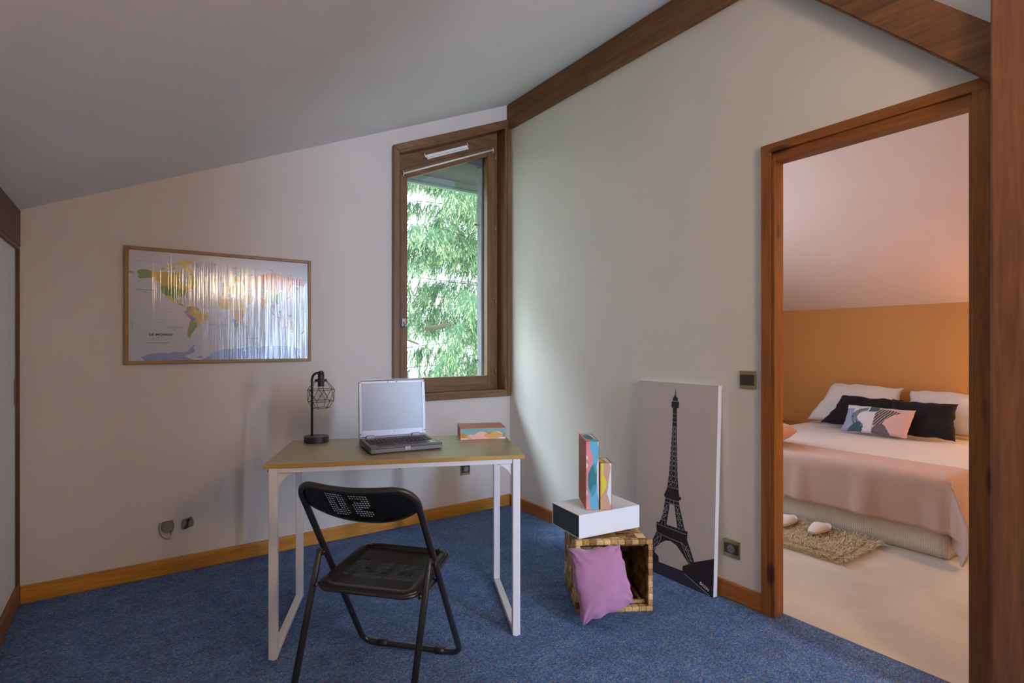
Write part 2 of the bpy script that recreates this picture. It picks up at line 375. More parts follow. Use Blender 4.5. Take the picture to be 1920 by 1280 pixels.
def pillow(name, corners, T, matn, parent=None, nu=44, nv=32, pinch=0.06, seed=0, wr=0.006, facing=None, paint=None, seam=True, sag=0.0, exp=0.42, **k):
    """cushion over 4 corners (bl, br, tr, tl); T = thickness"""
    bl_, br_, tr_, tl_ = [Vector(c_) for c_ in corners]
    nrm = (br_-bl_).cross(tl_-bl_).normalized()
    bm = new(); G = {}
    W_ = (br_-bl_).length; H_ = (tl_-bl_).length
    for side in (1, -1):
        for i in range(nu+1):
            for j in range(nv+1):
                a = i/nu*2-1; b = j/nv*2-1
                edge = abs(a) == 1 or abs(b) == 1
                if side == -1 and edge: G[(side, i, j)] = G[(1, i, j)]; continue
                aa = a*(1-pinch*(1-b*b)**1.0*abs(a)**2); bb = b*(1-pinch*(1-a*a)**1.0*abs(b)**2)
                u = (aa+1)/2; v_ = (bb+1)/2
                p = bl_*(1-u)*(1-v_)+br_*u*(1-v_)+tr_*u*v_+tl_*(1-u)*v_
                h = ((1-a*a)*(1-b*b))**exp
                q = Vector((a*W_*4+seed*7.1, b*H_*4+seed, side*2.0))
                wv_ = mnoise.noise(q*0.9)*1.0+mnoise.noise(q*2.3)*0.5
                ew = (1-h)**1.2
                # radial creases from the corners
                cr = sum(math.sin(9*math.atan2(b-sb, a-sa)+seed)*math.exp(-2.6*math.hypot(a-sa, b-sb)) for sa in (-1, 1) for sb in (-1, 1))
                p = p+nrm*(side*h*T/2*(1-sag*max(0, b))+wr*wv_+(0.9*wr*cr*h**0.3 if not edge else 0)+(wr*0.8*mnoise.noise(Vector((a*5, b*5, seed))) if edge else 0))
                p = p+(tl_-bl_).normalized()*wr*mnoise.noise(Vector((a*3+seed, b*0.7, 3.3)))*1.2+(br_-bl_).normalized()*wr*mnoise.noise(Vector((a*.7, b*4, 9.3+seed)))*1.2
                G[(side, i, j)] = bm.verts.new(p)
    for side in (1, -1):
        for i in range(nu):
            for j in range(nv):
                q = [G[(side, i, j)], G[(side, i+1, j)], G[(side, i+1, j+1)], G[(side, i, j+1)]]
                if side < 0: q = q[::-1]
                f = bm.faces.new(q); f.smooth = True
                if paint and side == 1: f.material_index = paint((i+.5)/nu, (j+.5)/nv)
    o = obj(name, bm, matn, parent, **k)
    for p in o.data.polygons: p.use_smooth = True
    return o

# ================================================================ room shell
SL = 0.4264
def zc(x): return 2.995-SL*abs(x)
YB = -6.5
def struct(name, bm, m_, label, cat, **k): return obj(name, bm, m_, None, label=label, cat=cat, kind='structure', **k)
struct('floor', bbox((-2.95, YB, -0.10), (0.06, 0.0, 0.0)), 'carpet', 'dark blue flecked carpet covering the floor of the desk room', 'floor')
struct('floor_bedroom', bbox((0.06, -5.0, -0.10), (3.40, 0.0, 0.001)), 'bedfloor', 'cream carpet floor of the bedroom beyond the doorway', 'floor')
# gable wall (y = 0), with the slanted window opening
wz = lambda x: 2.806+0.417*(x+0.053)
bm = new()
for pts in ([(-2.95, -.1), (-0.905, -.1), (-0.905, zc(-0.905)), (-2.95, zc(-2.95))], [(-0.905, -.1), (-0.033, -.1), (-0.033, 0.843), (-0.905, 0.843)],
            [(-0.905, wz(-.905)+.02), (-0.033, wz(-.033)+.02), (-0.033, zc(.033)), (-0.905, zc(.905))], [(-0.033, -.1), (0.05, -.1), (0.05, zc(.05)), (-0.033, zc(.033))]):
    prism(bm, [(x, 0, z) for x, z in pts], (0, 0.25, 0))
struct('wall_window', bm, 'wall', 'off-white gable wall under the sloping ceiling, holding the map and window', 'wall')
bm = new(); prism(bm, [(0.05, 0, -.1), (3.6, 0, -.1), (3.6, 0, zc(3.6)), (0.05, 0, zc(.05))], (0, 0.25, 0))
struct('wall_bedroom_left', bm, 'wallB', 'pale left wall of the bedroom, out of sight past the doorway', 'wall')
# partition wall (x = 0) with the doorway
bm = new()
box(bm, (0, -2.055, 0), (0.05, 0, 2.99)); box(bm, (0, -2.75, 2.012), (0.05, -2.055, 2.99)); box(bm, (0, YB, 0), (0.05, -2.75, 2.99))
struct('wall_right', bm, 'wallB', 'off-white partition wall between desk room and bedroom', 'wall')
# back wall with an assumed window opening
bm = new()
for a, b, z0, z1 in ((-2.95, -.66, 0, 3), (-0.18, 0.05, 0, 3), (-.66, -0.18, 0, 0.7), (-.66, -0.18, 2.3, 3)):
    box(bm, (a, YB-.2, z0), (b, YB, z1))
struct('wall_back', bm, 'wall', 'wall behind the viewer with an assumed tall narrow window', 'wall')
bm = new()
for lo, hi in (((-.66, YB-.08, .7), (-.62, YB-.02, 2.3)), ((-.22, YB-.08, .7), (-.18, YB-.02, 2.3)), ((-.62, YB-.08, .7), (-.22, YB-.02, .74)), ((-.62, YB-.08, 2.26), (-.22, YB-.02, 2.3))): box(bm, lo, hi, .004)
struct('window_rear_assumed', bm, 'win_z', 'assumed wooden framed window, unseen in the wall behind the viewer', 'window')  # assumed frame, out of view, around the rear daylight
bm = new(); prism(bm, [(-2.95, -4.6, 0), (-.80, -4.6, 0), (-.80, -4.6, zc(.80)), (-2.95, -4.6, zc(2.95))], (0, -.08, 0))  # added out of view to keep rear window light off the left side
struct('wall_rear_light_blocker', bm, 'wall', 'unseen wall added behind the viewer to block rear window light on the left', 'wall')
struct('wall_left', bbox((-3.0, YB, 0), (-2.95, 0.0, 2.0)), 'wall', 'wall behind the sliding closet doors', 'wall')
bm = new(); prism(bm, [(-2.95, YB, zc(2.95)), (0.0, YB, zc(0)), (0.0, YB, zc(0)+.12), (-2.95, YB, zc(2.95)+.12)], (0, -YB, 0))
struct('ceiling', bm, 'ceil', 'pale grey sloping ceiling rising to the ridge beam', 'ceiling')
bm = new(); prism(bm, [(0.0, -5, zc(0)), (3.55, -5, zc(3.55)), (3.55, -5, zc(3.55)+.12), (0.0, -5, zc(0)+.12)], (0, 5.0, 0))
struct('ceiling_bedroom', bm, 'bedceil', 'pinkish sloping bedroom ceiling descending to the orange wall', 'ceiling')
struct('wall_bedroom_back', bbox((3.385, -5.0, 0), (3.45, 0.0, zc(3.385))), 'orange', 'orange painted low wall behind the head of the bed', 'wall')
bm = new(); prism(bm, [(0.05, -5, 0), (3.45, -5, 0), (3.45, -5, zc(3.45)), (0.05, -5, zc(.05))], (0, -0.1, 0))
struct('wall_bedroom_right', bm, 'wallB', 'far right wall of the bedroom, out of sight', 'wall')

# timbers
struct('trim_1', bbox((-0.03, YB, 2.80), (0.0, -0.0, 2.982), 0.004), 'beam_y', 'long brown ridge beam running along the top of the partition wall', 'beam')
bm = bbox((-0.13, -2.985, 0), (-0.022, -2.828, 2.93), 0.006)
struct('trim_2', bm, 'post_z', 'thick dark brown timber post at the right edge beside the doorway', 'post')
bm = new(); prism(bm, [(-0.07, -2.828, 2.027), (-0.07, -2.055, 2.80), (-0.07, -2.242, 2.80), (-0.07, -2.828, 2.214)], (0.05, 0, 0), bev=.004)
struct('trim_3', bm, 'brace', 'diagonal brown knee brace between post and ridge beam above the doorway', 'beam')
# skirting
struct('baseboard_window', bbox((-2.752, -0.016, 0), (0.0, 0, 0.08), 0.003), 'pine_x', 'orange pine skirting board along the window wall', 'baseboard')
struct('baseboard_right', bbox((-0.018, -2.007, 0), (0.0, -0.016, 0.08), 0.004), 'skirt_y', 'orange pine skirting board along the partition wall', 'baseboard')
struct('baseboard_left', bbox((-2.80, YB, 0), (-2.752, 0.0, 0.088), 0.004), 'dark_wood_y', 'brown wooden plinth below the sliding closet door', 'baseboard')
struct('baseboard_bedroom', bbox((3.37, -5.0, 0), (3.385, 0.0, 0.07), 0.003), 'skirt_y', 'skirting board along the orange bedroom wall', 'baseboard')

# door frame
d = empty('door_1', (0, -2.4, 0), label='open doorway framed in reddish brown pine leading to the bedroom', cat='doorway', kind='structure')
def dpart(name, bm, m_, **k):
    bmesh.ops.translate(bm, verts=bm.verts, vec=(0, 2.4, 0)); return obj(name, bm, m_, d, **k)
bm = new(); box(bm, (-0.022, -2.053, 0), (0, -2.007, 2.076), .003); box(bm, (-0.018, -2.068, 0), (0.055, -2.053, 2.012), .002); dpart('door_jamb', bm, 'pine_z')
bm = new(); box(bm, (-0.022, -2.826, 0), (0, -2.752, 2.076), .003); box(bm, (-0.018, -2.752, 0), (0.055, -2.744, 2.012), .002); dpart('door_jamb', bm, 'pine_z')
bm = new(); box(bm, (-0.024, -2.82, 2.040), (0, -2.007, 2.080), .003); box(bm, (-0.012, -2.75, 2.000), (0.055, -2.055, 2.040), .002); dpart('door_lintel', bm, 'pine_y')

# closet with sliding door
struct('trim_4', bbox((-2.80, YB, 1.652), (-2.752, 0.0, zc(2.76)), 0.002), 'fascia', 'dark brown board above the sliding closet door', 'fascia')
struct('trim_7', bbox((-2.80, YB, 1.635), (-2.754, 0.0, 1.652), 0.002), 'dark_wood_y', 'narrow wooden rail under the brown board over the closet', 'rail')
bm = new(); box(bm, (-2.775, -0.012, .088), (-2.754, 0, 1.635), .002); box(bm, (-2.78, -0.022, .088), (-2.762, -0.013, 1.635), .002); box(bm, (-2.79, -0.034, .088), (-2.77, -0.023, 1.635), .002)
struct('trim_8', bm, 'dark_wood', 'narrow dark wood strip beside the sliding closet door', 'trim')
d2 = empty('door_2', (-2.78, -0.6, 0.09), label='white sliding closet door with a recessed handle at the left edge', cat='closet door', kind='structure')
obj('door_panel', bbox((-0.015, -0.62, 0.0), (0.013, 0.561, 1.545), .001), 'closet', d2)
obj('edge_strip', bbox((-0.015, 0.561, 0.0), (0.0145, 0.566, 1.545)), 'greenedge', d2, label='thin green edge strip')
bm = new(); box(bm, (0.0125, 0.530, 0.83), (0.0150, 0.553, 0.955), .001, 0); box(bm, (0.0146, 0.534, 0.845), (0.0155, 0.549, 0.94), 0, 1)
obj('handle', bm, ['steel', 'brown_plastic'], d2, label='recessed metal handle')
d3 = empty('door_3', (-2.79, -2.4, 0.09), label='second white sliding closet door nearer the viewer', cat='closet door', kind='structure')
obj('door_panel', bbox((-0.015, -1.2, 0.0), (0.008, 1.16, 1.545), .001), 'closet', d3)

# ---------------------------------------------------------------- window 1
wn = empty('window_1', (-0.47, 0, 0.8), label='tall narrow wooden window with a slanted top in the room corner', cat='window', kind='structure')
def wpart(name, bm, m_, parent=None, **k):
    off = Vector((0.47, 0, -0.8)); bmesh.ops.translate(bm, verts=bm.verts, vec=off); return obj(name, bm, m_, parent or wn, **k)
def frame(x0, x1, z0, ztop, wl, wr, wb, wt, y0, y1, name, bev=.003, slope=.417, **k):
    """wooden frame with slanted head: outer x0..x1, z0, top line ztop(x)"""
    bm = new(); dy = (0, y1-y0, 0)
    prism(bm, [(x0, y0, z0), (x0+wl, y0, z0), (x0+wl, y0, ztop(x0+wl)-wt), (x0, y0, ztop(x0))], dy, 0, bev)
    prism(bm, [(x1-wr, y0, z0), (x1, y0, z0), (x1, y0, ztop(x1)), (x1-wr, y0, ztop(x1-wr)-wt)], dy, 0, bev)
    prism(bm, [(x0+wl, y0, z0), (x1-wr, y0, z0), (x1-wr, y0, z0+wb), (x0+wl, y0, z0+wb)], dy, 1, bev)
    prism(bm, [(x0, y0, ztop(x0)), (x0+wl, y0, ztop(x0+wl)-wt), (x1-wr, y0, ztop(x1-wr)-wt), (x1, y0, ztop(x1))], dy, 1, bev)
    return wpart(name, bm, ['win_z', 'win_x'], **k)
zo = lambda x: 2.874+0.417*(x+0.015)+0.004
frame(-0.935, -0.003, 0.815, zo, .036, .036, .036, .048, -0.024, 0.0, 'window_casing', .005)
zi = lambda x: zo(x)-.030
frame(-0.903, -0.035, 0.845, zi, .018, .018, .018, .030, -0.014, 0.10, 'window_lining')
# fixed frame with deep slanted header
zs = lambda x: 2.697+0.4276*(x+0.083)
bm = new(); y0 = .094; dy = (0, .06, 0)
prism(bm, [(-.885, y0, .863), (-.845, y0, .863), (-.845, y0, zs(-.845)+.003), (-.885, y0, zs(-.885)+.003)], dy, 0, .002)
prism(bm, [(-.081, y0, .863), (-.053, y0, .863), (-.053, y0, zs(-.053)+.003), (-.081, y0, zs(-.081)+.003)], dy, 0, .002)
prism(bm, [(-.845, y0, .863), (-.081, y0, .863), (-.081, y0, .900), (-.845, y0, .900)], dy, 1, .002)
prism(bm, [(-.885, y0, zs(-.885)+.003), (-.053, y0, zs(-.053)+.003), (-.053, y0, wz(-.053)-.005), (-.885, y0, wz(-.885)-.005)], dy, 1, .002)
wpart('window_frame', bm, ['win_z', 'win_x'])
sash = frame(-0.843, -0.083, 0.903, zs, .053, .066, .063, .066, 0.080, 0.13, 'sash', .004)
bm = new(); g0 = lambda x: zs(x)-.06
prism(bm, [(-.795, .112, .96), (-.145, .112, .96), (-.145, .112, g0(-.145)), (-.795, .112, g0(-.795))], (0, .006, 0)); wpart('glass_pane', bm, 'glass', sash)
# white glazing bead along the slanted top
ang = math.atan(.42)
def slantbox(p, lx, ly, lz, bev=.002, mi=0, bm=None):
    bm = bm or new(); mtx = Matrix.Translation(p) @ Matrix.Rotation(-ang, 4, 'Y'); box(bm, (0, 0, 0), (lx, ly, lz), bev, mi, mtx); return bm
wpart('trickle_vent', (lambda b: (slantbox((-.664, .066, 2.485), .012, .028, .034, .003, 1, b), slantbox((-.325, .066, 2.632), .010, .028, .034, .003, 1, b), slantbox((-.655, .07, 2.490), .365, .024, .019, .002, 0, b), slantbox((-.645, .072, 2.482), .36, .020, .010, .002, 0, b))and b)(new()), ['white_plastic', 'matte_black'], label='white ventilation slot cover with dark end caps')
bm = new(); tube(bm, [(-.822, .070, 2.352), (-.104, .070, 2.656)], .0062, 10)
for x, z in ((-.822, 2.352), (-.104, 2.656)): tube(bm, round_path([(x-.006, .072, z+.018), (x, .066, z), (x-.004, .07, z-.02)], .008), .0028, 6)
wpart('curtain_rod', bm, 'white_plastic', label='thin cream curtain rod')
for z in (2.61, 2.07, 1.52, 1.0):
    bm = new(); cyl(bm, (-.079, .078, z-.022), (-.079, .078, z+.022), .0055, 10); wpart('hinge', bm, 'brass', label='small brass hinge')
bm = new(); box(bm, (-.836, .070, 1.318), (-.806, .082, 1.376), .003); box(bm, (-.826, .058, 1.334), (-.816, .072, 1.352), .002, 1); box(bm, (-.822, .052, 1.318), (-.800, .062, 1.332), .003, 0)
wpart('window_handle', bm, ['steel', 'matte_black'], label='worn steel window catch')
bm = new(); cyl(bm, (-.862, .094, 2.372), (-.862, .074, 2.372), .008, 10); wpart('stop_button', bm, 'brass')

# roof overhang and weathered post outside
bm = new(); box(bm, (-.90, .156, 2.545), (-.036, .25, 2.83)); box(bm, (-1.9, .25, 2.545), (1.5, .62, 2.57))
struct('trim_5', bm, 'soffit', 'dark grey underside of the roof overhang outside the window', 'soffit')
bm = new(); box(bm, (-1.9, .60, 2.492), (1.5, .625, 2.545), .002); box(bm, (-1.9, .595, 2.470), (1.5, .630, 2.490), .002)
struct('trim_6', bm, 'fasciag', 'pale green board at the edge of the roof overhang outside', 'fascia')
sp = empty('shutter_post', (-.145, .18, .95), label='weathered grey vertical board outside the right edge of the window', cat='board')
obj('board', bbox((-.012, -.025, 0), (.018, .035, 1.59), .002), 'grey_wood', sp)
for z in (.13, 1.16):
    bm = new(); cyl(bm, (-.034, .022, z), (-.010, .022, z), .004, 8); cyl(bm, (-.040, .022, z), (-.034, .022, z), .011, 10); obj('shutter_stop', bm, 'matte_black', sp, label='small dark metal stop')

# ---------------------------------------------------------------- spruce outside
def spruce():
    rnd = random.Random(23)
    t = empty('spruce_tree', (4.9, 7.3, -3.0), label='big light green spruce with hanging branches filling the window view', cat='tree')
    T0 = Vector((4.9, 7.3, -3.0))
    bm = new(); tube(bm, [Vector((0, 0, 0)), Vector((0.05, 0, 4)), Vector((0.0, 0, 8)), Vector((0, 0, 13))], [.26, .2, .13, .03], 14); obj('trunk', bm, 'bark', t)
    V = [[], []]; Fc = [[], []]
    def vis(p, m_=0.10):
        r = p-Vector((-2.322, -3.38, 1.2)); dpt = r.x*FX+r.y*FY; sx = (r.x*FY-r.y*FX)/dpt; sz = r.z/dpt
        return -.25-m_ < sx < -.04+m_ and -.12-m_ < sz < .34+m_
    def sprig(p, dr, ln, k, nl, wd=.0085):
        dr = dr.normalized(); a = dr.orthogonal().normalized(); b = dr.cross(a); n = max(7, int(ln*85))
        v, f = V[k], Fc[k]; p0_ = p-T0; i0 = len(v); rc_ = nl*.34
        v.append(p0_); v.extend(p0_+dr*ln*.30+(a*math.cos(q_*PI/2+n)+b*math.sin(q_*PI/2+n))*rc_*rnd.uniform(.7, 1.2) for q_ in range(4)); v.extend(p0_+dr*ln*.78+(a*math.cos(q_*PI/2+n)+b*math.sin(q_*PI/2+n))*rc_*rnd.uniform(.5, .9) for q_ in range(4)); v.append(p0_+dr*ln*1.06)
        for q_ in range(4):
            q2 = (q_+1) % 4; f.append((i0, i0+1+q_, i0+1+q2)); f.append((i0+1+q_, i0+5+q_, i0+5+q2, i0+1+q2)); f.append((i0+9, i0+5+q2, i0+5+q_))
        for i in range(n):
            s = i/n; q = p+dr*ln*s-T0; an = i*2.4+rnd.random()*.6; rad = a*math.cos(an)+b*math.sin(an)
            out = (rad*.78+dr*.75)*nl*(0.7+.3*math.sin(PI*min(1, s*1.1+.15)))*rnd.uniform(.8, 1.15)
            sd = dr.cross(rad).normalized()*wd*.5; i0 = len(v)
            v.extend((q-sd, q+sd, q+out)); f.append((i0, i0+1, i0+2))
    bow = []
    def bough(z, az, ln, rise, r0):
        pts = []; d_ = Vector((math.cos(az), math.sin(az), 0)); p = Vector((4.9, 7.3, z))
        for k in range(9):
            s = k/8; pts.append(p+d_*ln*s+Vector((rnd.uniform(-.05, .05), rnd.uniform(-.05, .05), rise*ln*(.5*s-.9*s*s))))
        bow.append((pts, r0))
        side = Vector((-d_.y, d_.x, 0))
        for k in range(int(ln*12)):
            s = rnd.uniform(.22, 1.0); i = min(7, int(s*8)); q = pts[i].lerp(pts[i+1], s*8-i)
            if not vis(q, .10): continue
            l2 = rnd.uniform(.25, .62)*(1.15-.5*s); sg = rnd.choice((-1, 1))
            hd = (side*sg*rnd.uniform(.1, .8)+d_*rnd.uniform(.1, .6)+Vector((0, 0, -rnd.uniform(.7, 1.6)))).normalized()
            tip = q+hd*l2; mid = q.lerp(tip, .5)+Vector((0, 0, .04))
            if not (vis(mid, .02)): continue
            m_ = int(l2*18)
            for e in range(m_):
                u = (e+.5)/m_; c_ = q.lerp(mid, u*2) if u < .5 else mid.lerp(tip, u*2-1)
                sg2 = 1 if e % 2 else -1; lat = hd.cross(Vector((rnd.uniform(-.6, .6), rnd.uniform(-.6, .6), .4))).normalized()
                dr = hd*rnd.uniform(.8, 1.2)+lat*sg2*rnd.uniform(.25, .7)+Vector((0, 0, -.30)); L1 = rnd.uniform(.14, .27)
                sprig(c_, dr, L1, 0, .024)
                if rnd.random() < .55: sprig(c_+dr.normalized()*L1*.85, dr+Vector((0, 0, -.2)), rnd.uniform(.05, .10), 1, .021, .008)
            sprig(q, hd, l2*.5, 0, .018); sprig(mid, hd, l2*.5, 0, .018); sprig(tip, hd, .08, 1, .018, .0095)
    for z in [(-1.6+.34*k) for k in range(24)]:
        for j in range(4):
            az = math.radians(217)+rnd.uniform(-.55, .42)
            if 1.35 < z < 1.9 and j > 1: continue
            bough(z+rnd.uniform(-.5, .5), az, rnd.uniform(3.0, 5.6), rnd.uniform(-.08, .34), .013)
    for pts, r0 in bow:
        if not any(vis(p, .1) for p in pts): continue
        bm = new(); tube(bm, [p-T0 for p in pts], [r0*(1-.85*i/8) for i in range(9)], 6); obj('branch', bm, 'bark', t)
    # sawn-off limb and bare curved branch in the gap
    for a, b, r in (((1.75, 4.2, 1.50), (1.20, 3.90, 1.42), .035),):
        bm = new(); tube(bm, [Vector(a)-T0, Vector(b)-T0], r, 10); obj('branch', bm, 'bark', t)
    bm = new(); tube(bm, [Vector(p)-T0 for p in ((.75, 4.0, 2.05), (.83, 4.0, 1.75), (.80, 4.0, 1.5), (.92, 4.0, 1.27), (1.12, 4.0, 1.2))], .012, 8); obj('branch', bm, 'bark', t)
    for k, nm, mt in ((0, 'needles', 'needle'), (1, 'young_shoots', 'needle_tip')):
        me = bpy.data.meshes.new(nm); me.from_pydata([tuple(x) for x in V[k]], [], Fc[k]); me.materials.append(M[mt])
        o = bpy.data.objects.new(nm, me); COL.objects.link(o); o.parent = t; o['kind'] = 'stuff'
    print('needles', len(Fc[0]), len(Fc[1]))
spruce()
obj('ground', bbox((-20, .6, -3.2), (40, 60, -3.0)), 'grass', label='grassy ground far below outside the window', cat='ground', kind='structure')

# ---------------------------------------------------------------- switches and sockets
def plate_wallB(y, z, w_, h_, name, label, cat, socket):
    e = empty(name, (0, y, z), label=label, cat=cat)
    bm = new(); box(bm, (-.007, -w_/2, -h_/2), (0, w_/2, h_/2), .002); obj('plate', bm, 'brass', e)
    bm = new(); box(bm, (-.011, -w_/2+.005, -h_*.29), (-.006, w_/2-.005, h_*.29), .0015); pn = obj('rocker' if not socket else 'insert', bm, 'brown_plastic', e)
    if socket:
        bm = new(); cyl(bm, (-.0125, 0, 0), (-.009, 0, 0), .019, 24, 0)
        for s in (-1, 1): cyl(bm, (-.0132, s*.0095, 0), (-.012, s*.0095, 0), .0024, 8, 1)
        obj('socket_face', bm, ['grey_plastic', 'matte_black'], pn)
    return e
plate_wallB(-1.932, 1.036, .080, .082, 'light_switch', 'square brown light switch with brass plate left of the doorway', 'light switch', False)
plate_wallB(-1.852, 0.237, .084, .080, 'wall_socket', 'brass plated wall socket low down between painting and doorway', 'socket', True)
e = empty('wall_socket', (-.388, 0, .315), label='brass rimmed wall socket under the desk on the window wall', cat='socket')
bm = new(); box(bm, (-.04, -.007, -.042), (.04, 0, .042), .002); obj('plate', bm, 'brass', e)
bm = new(); box(bm, (-.034, -.011, -.026), (.034, -.006, .030), .0015); pn = obj('insert', bm, 'brown_plastic', e)
bm = new(); cyl(bm, (0.004, -.0125, 0), (.004, -.009, 0), .019, 24, 0); obj('socket_face', bm, 'grey_plastic', pn)
# worn outlet with a hanging loop, and broken phone outlet
e = empty('cable_outlet', (-2.178, 0, .242), label='worn taupe wall outlet with a hanging loop, left of the pair', cat='outlet')
bm = new(); prism(bm, [(-.020, -.012, .032), (.028, -.012, .034), (.033, -.012, -.005), (.026, -.012, -.022), (.012, -.012, -.030), (-.012, -.012, -.028), (-.024, -.012, -.004)], (0, .012, 0), bev=.002); obj('plate', bm, 'taupe', e)
bm = new(); tube(bm, round_path([(-.030, -.014, .030), (-.032, -.018, -.004), (-.018, -.026, -.038), (.006, -.030, -.052), (.020, -.026, -.044), (.020, -.016, -.020)], .012), .0045, 8); obj('cable_loop', bm, 'steel', e, label='dull grey loop hanging below')
e = empty('phone_outlet', (-2.084, 0, .247), label='broken square wall outlet with dark opening, right of the pair', cat='outlet')
bm = new(); prism(bm, [(-.026, -.010, .022), (.018, -.010, .034), (.028, -.010, .010), (.026, -.010, -.018), (-.022, -.010, -.030), (-.030, -.010, -.006)], (0, .010, 0), bev=.002); obj('plate', bm, 'taupe', e)
bm = new(); prism(bm, [(-.008, -.0125, .024), (.014, -.0125, .028), (.004, -.0125, .004), (.002, -.0125, -.022), (-.020, -.0125, -.024), (-.006, -.0125, .002)], (0, .003, 0)); obj('dark_opening', bm, 'matte_black', e)

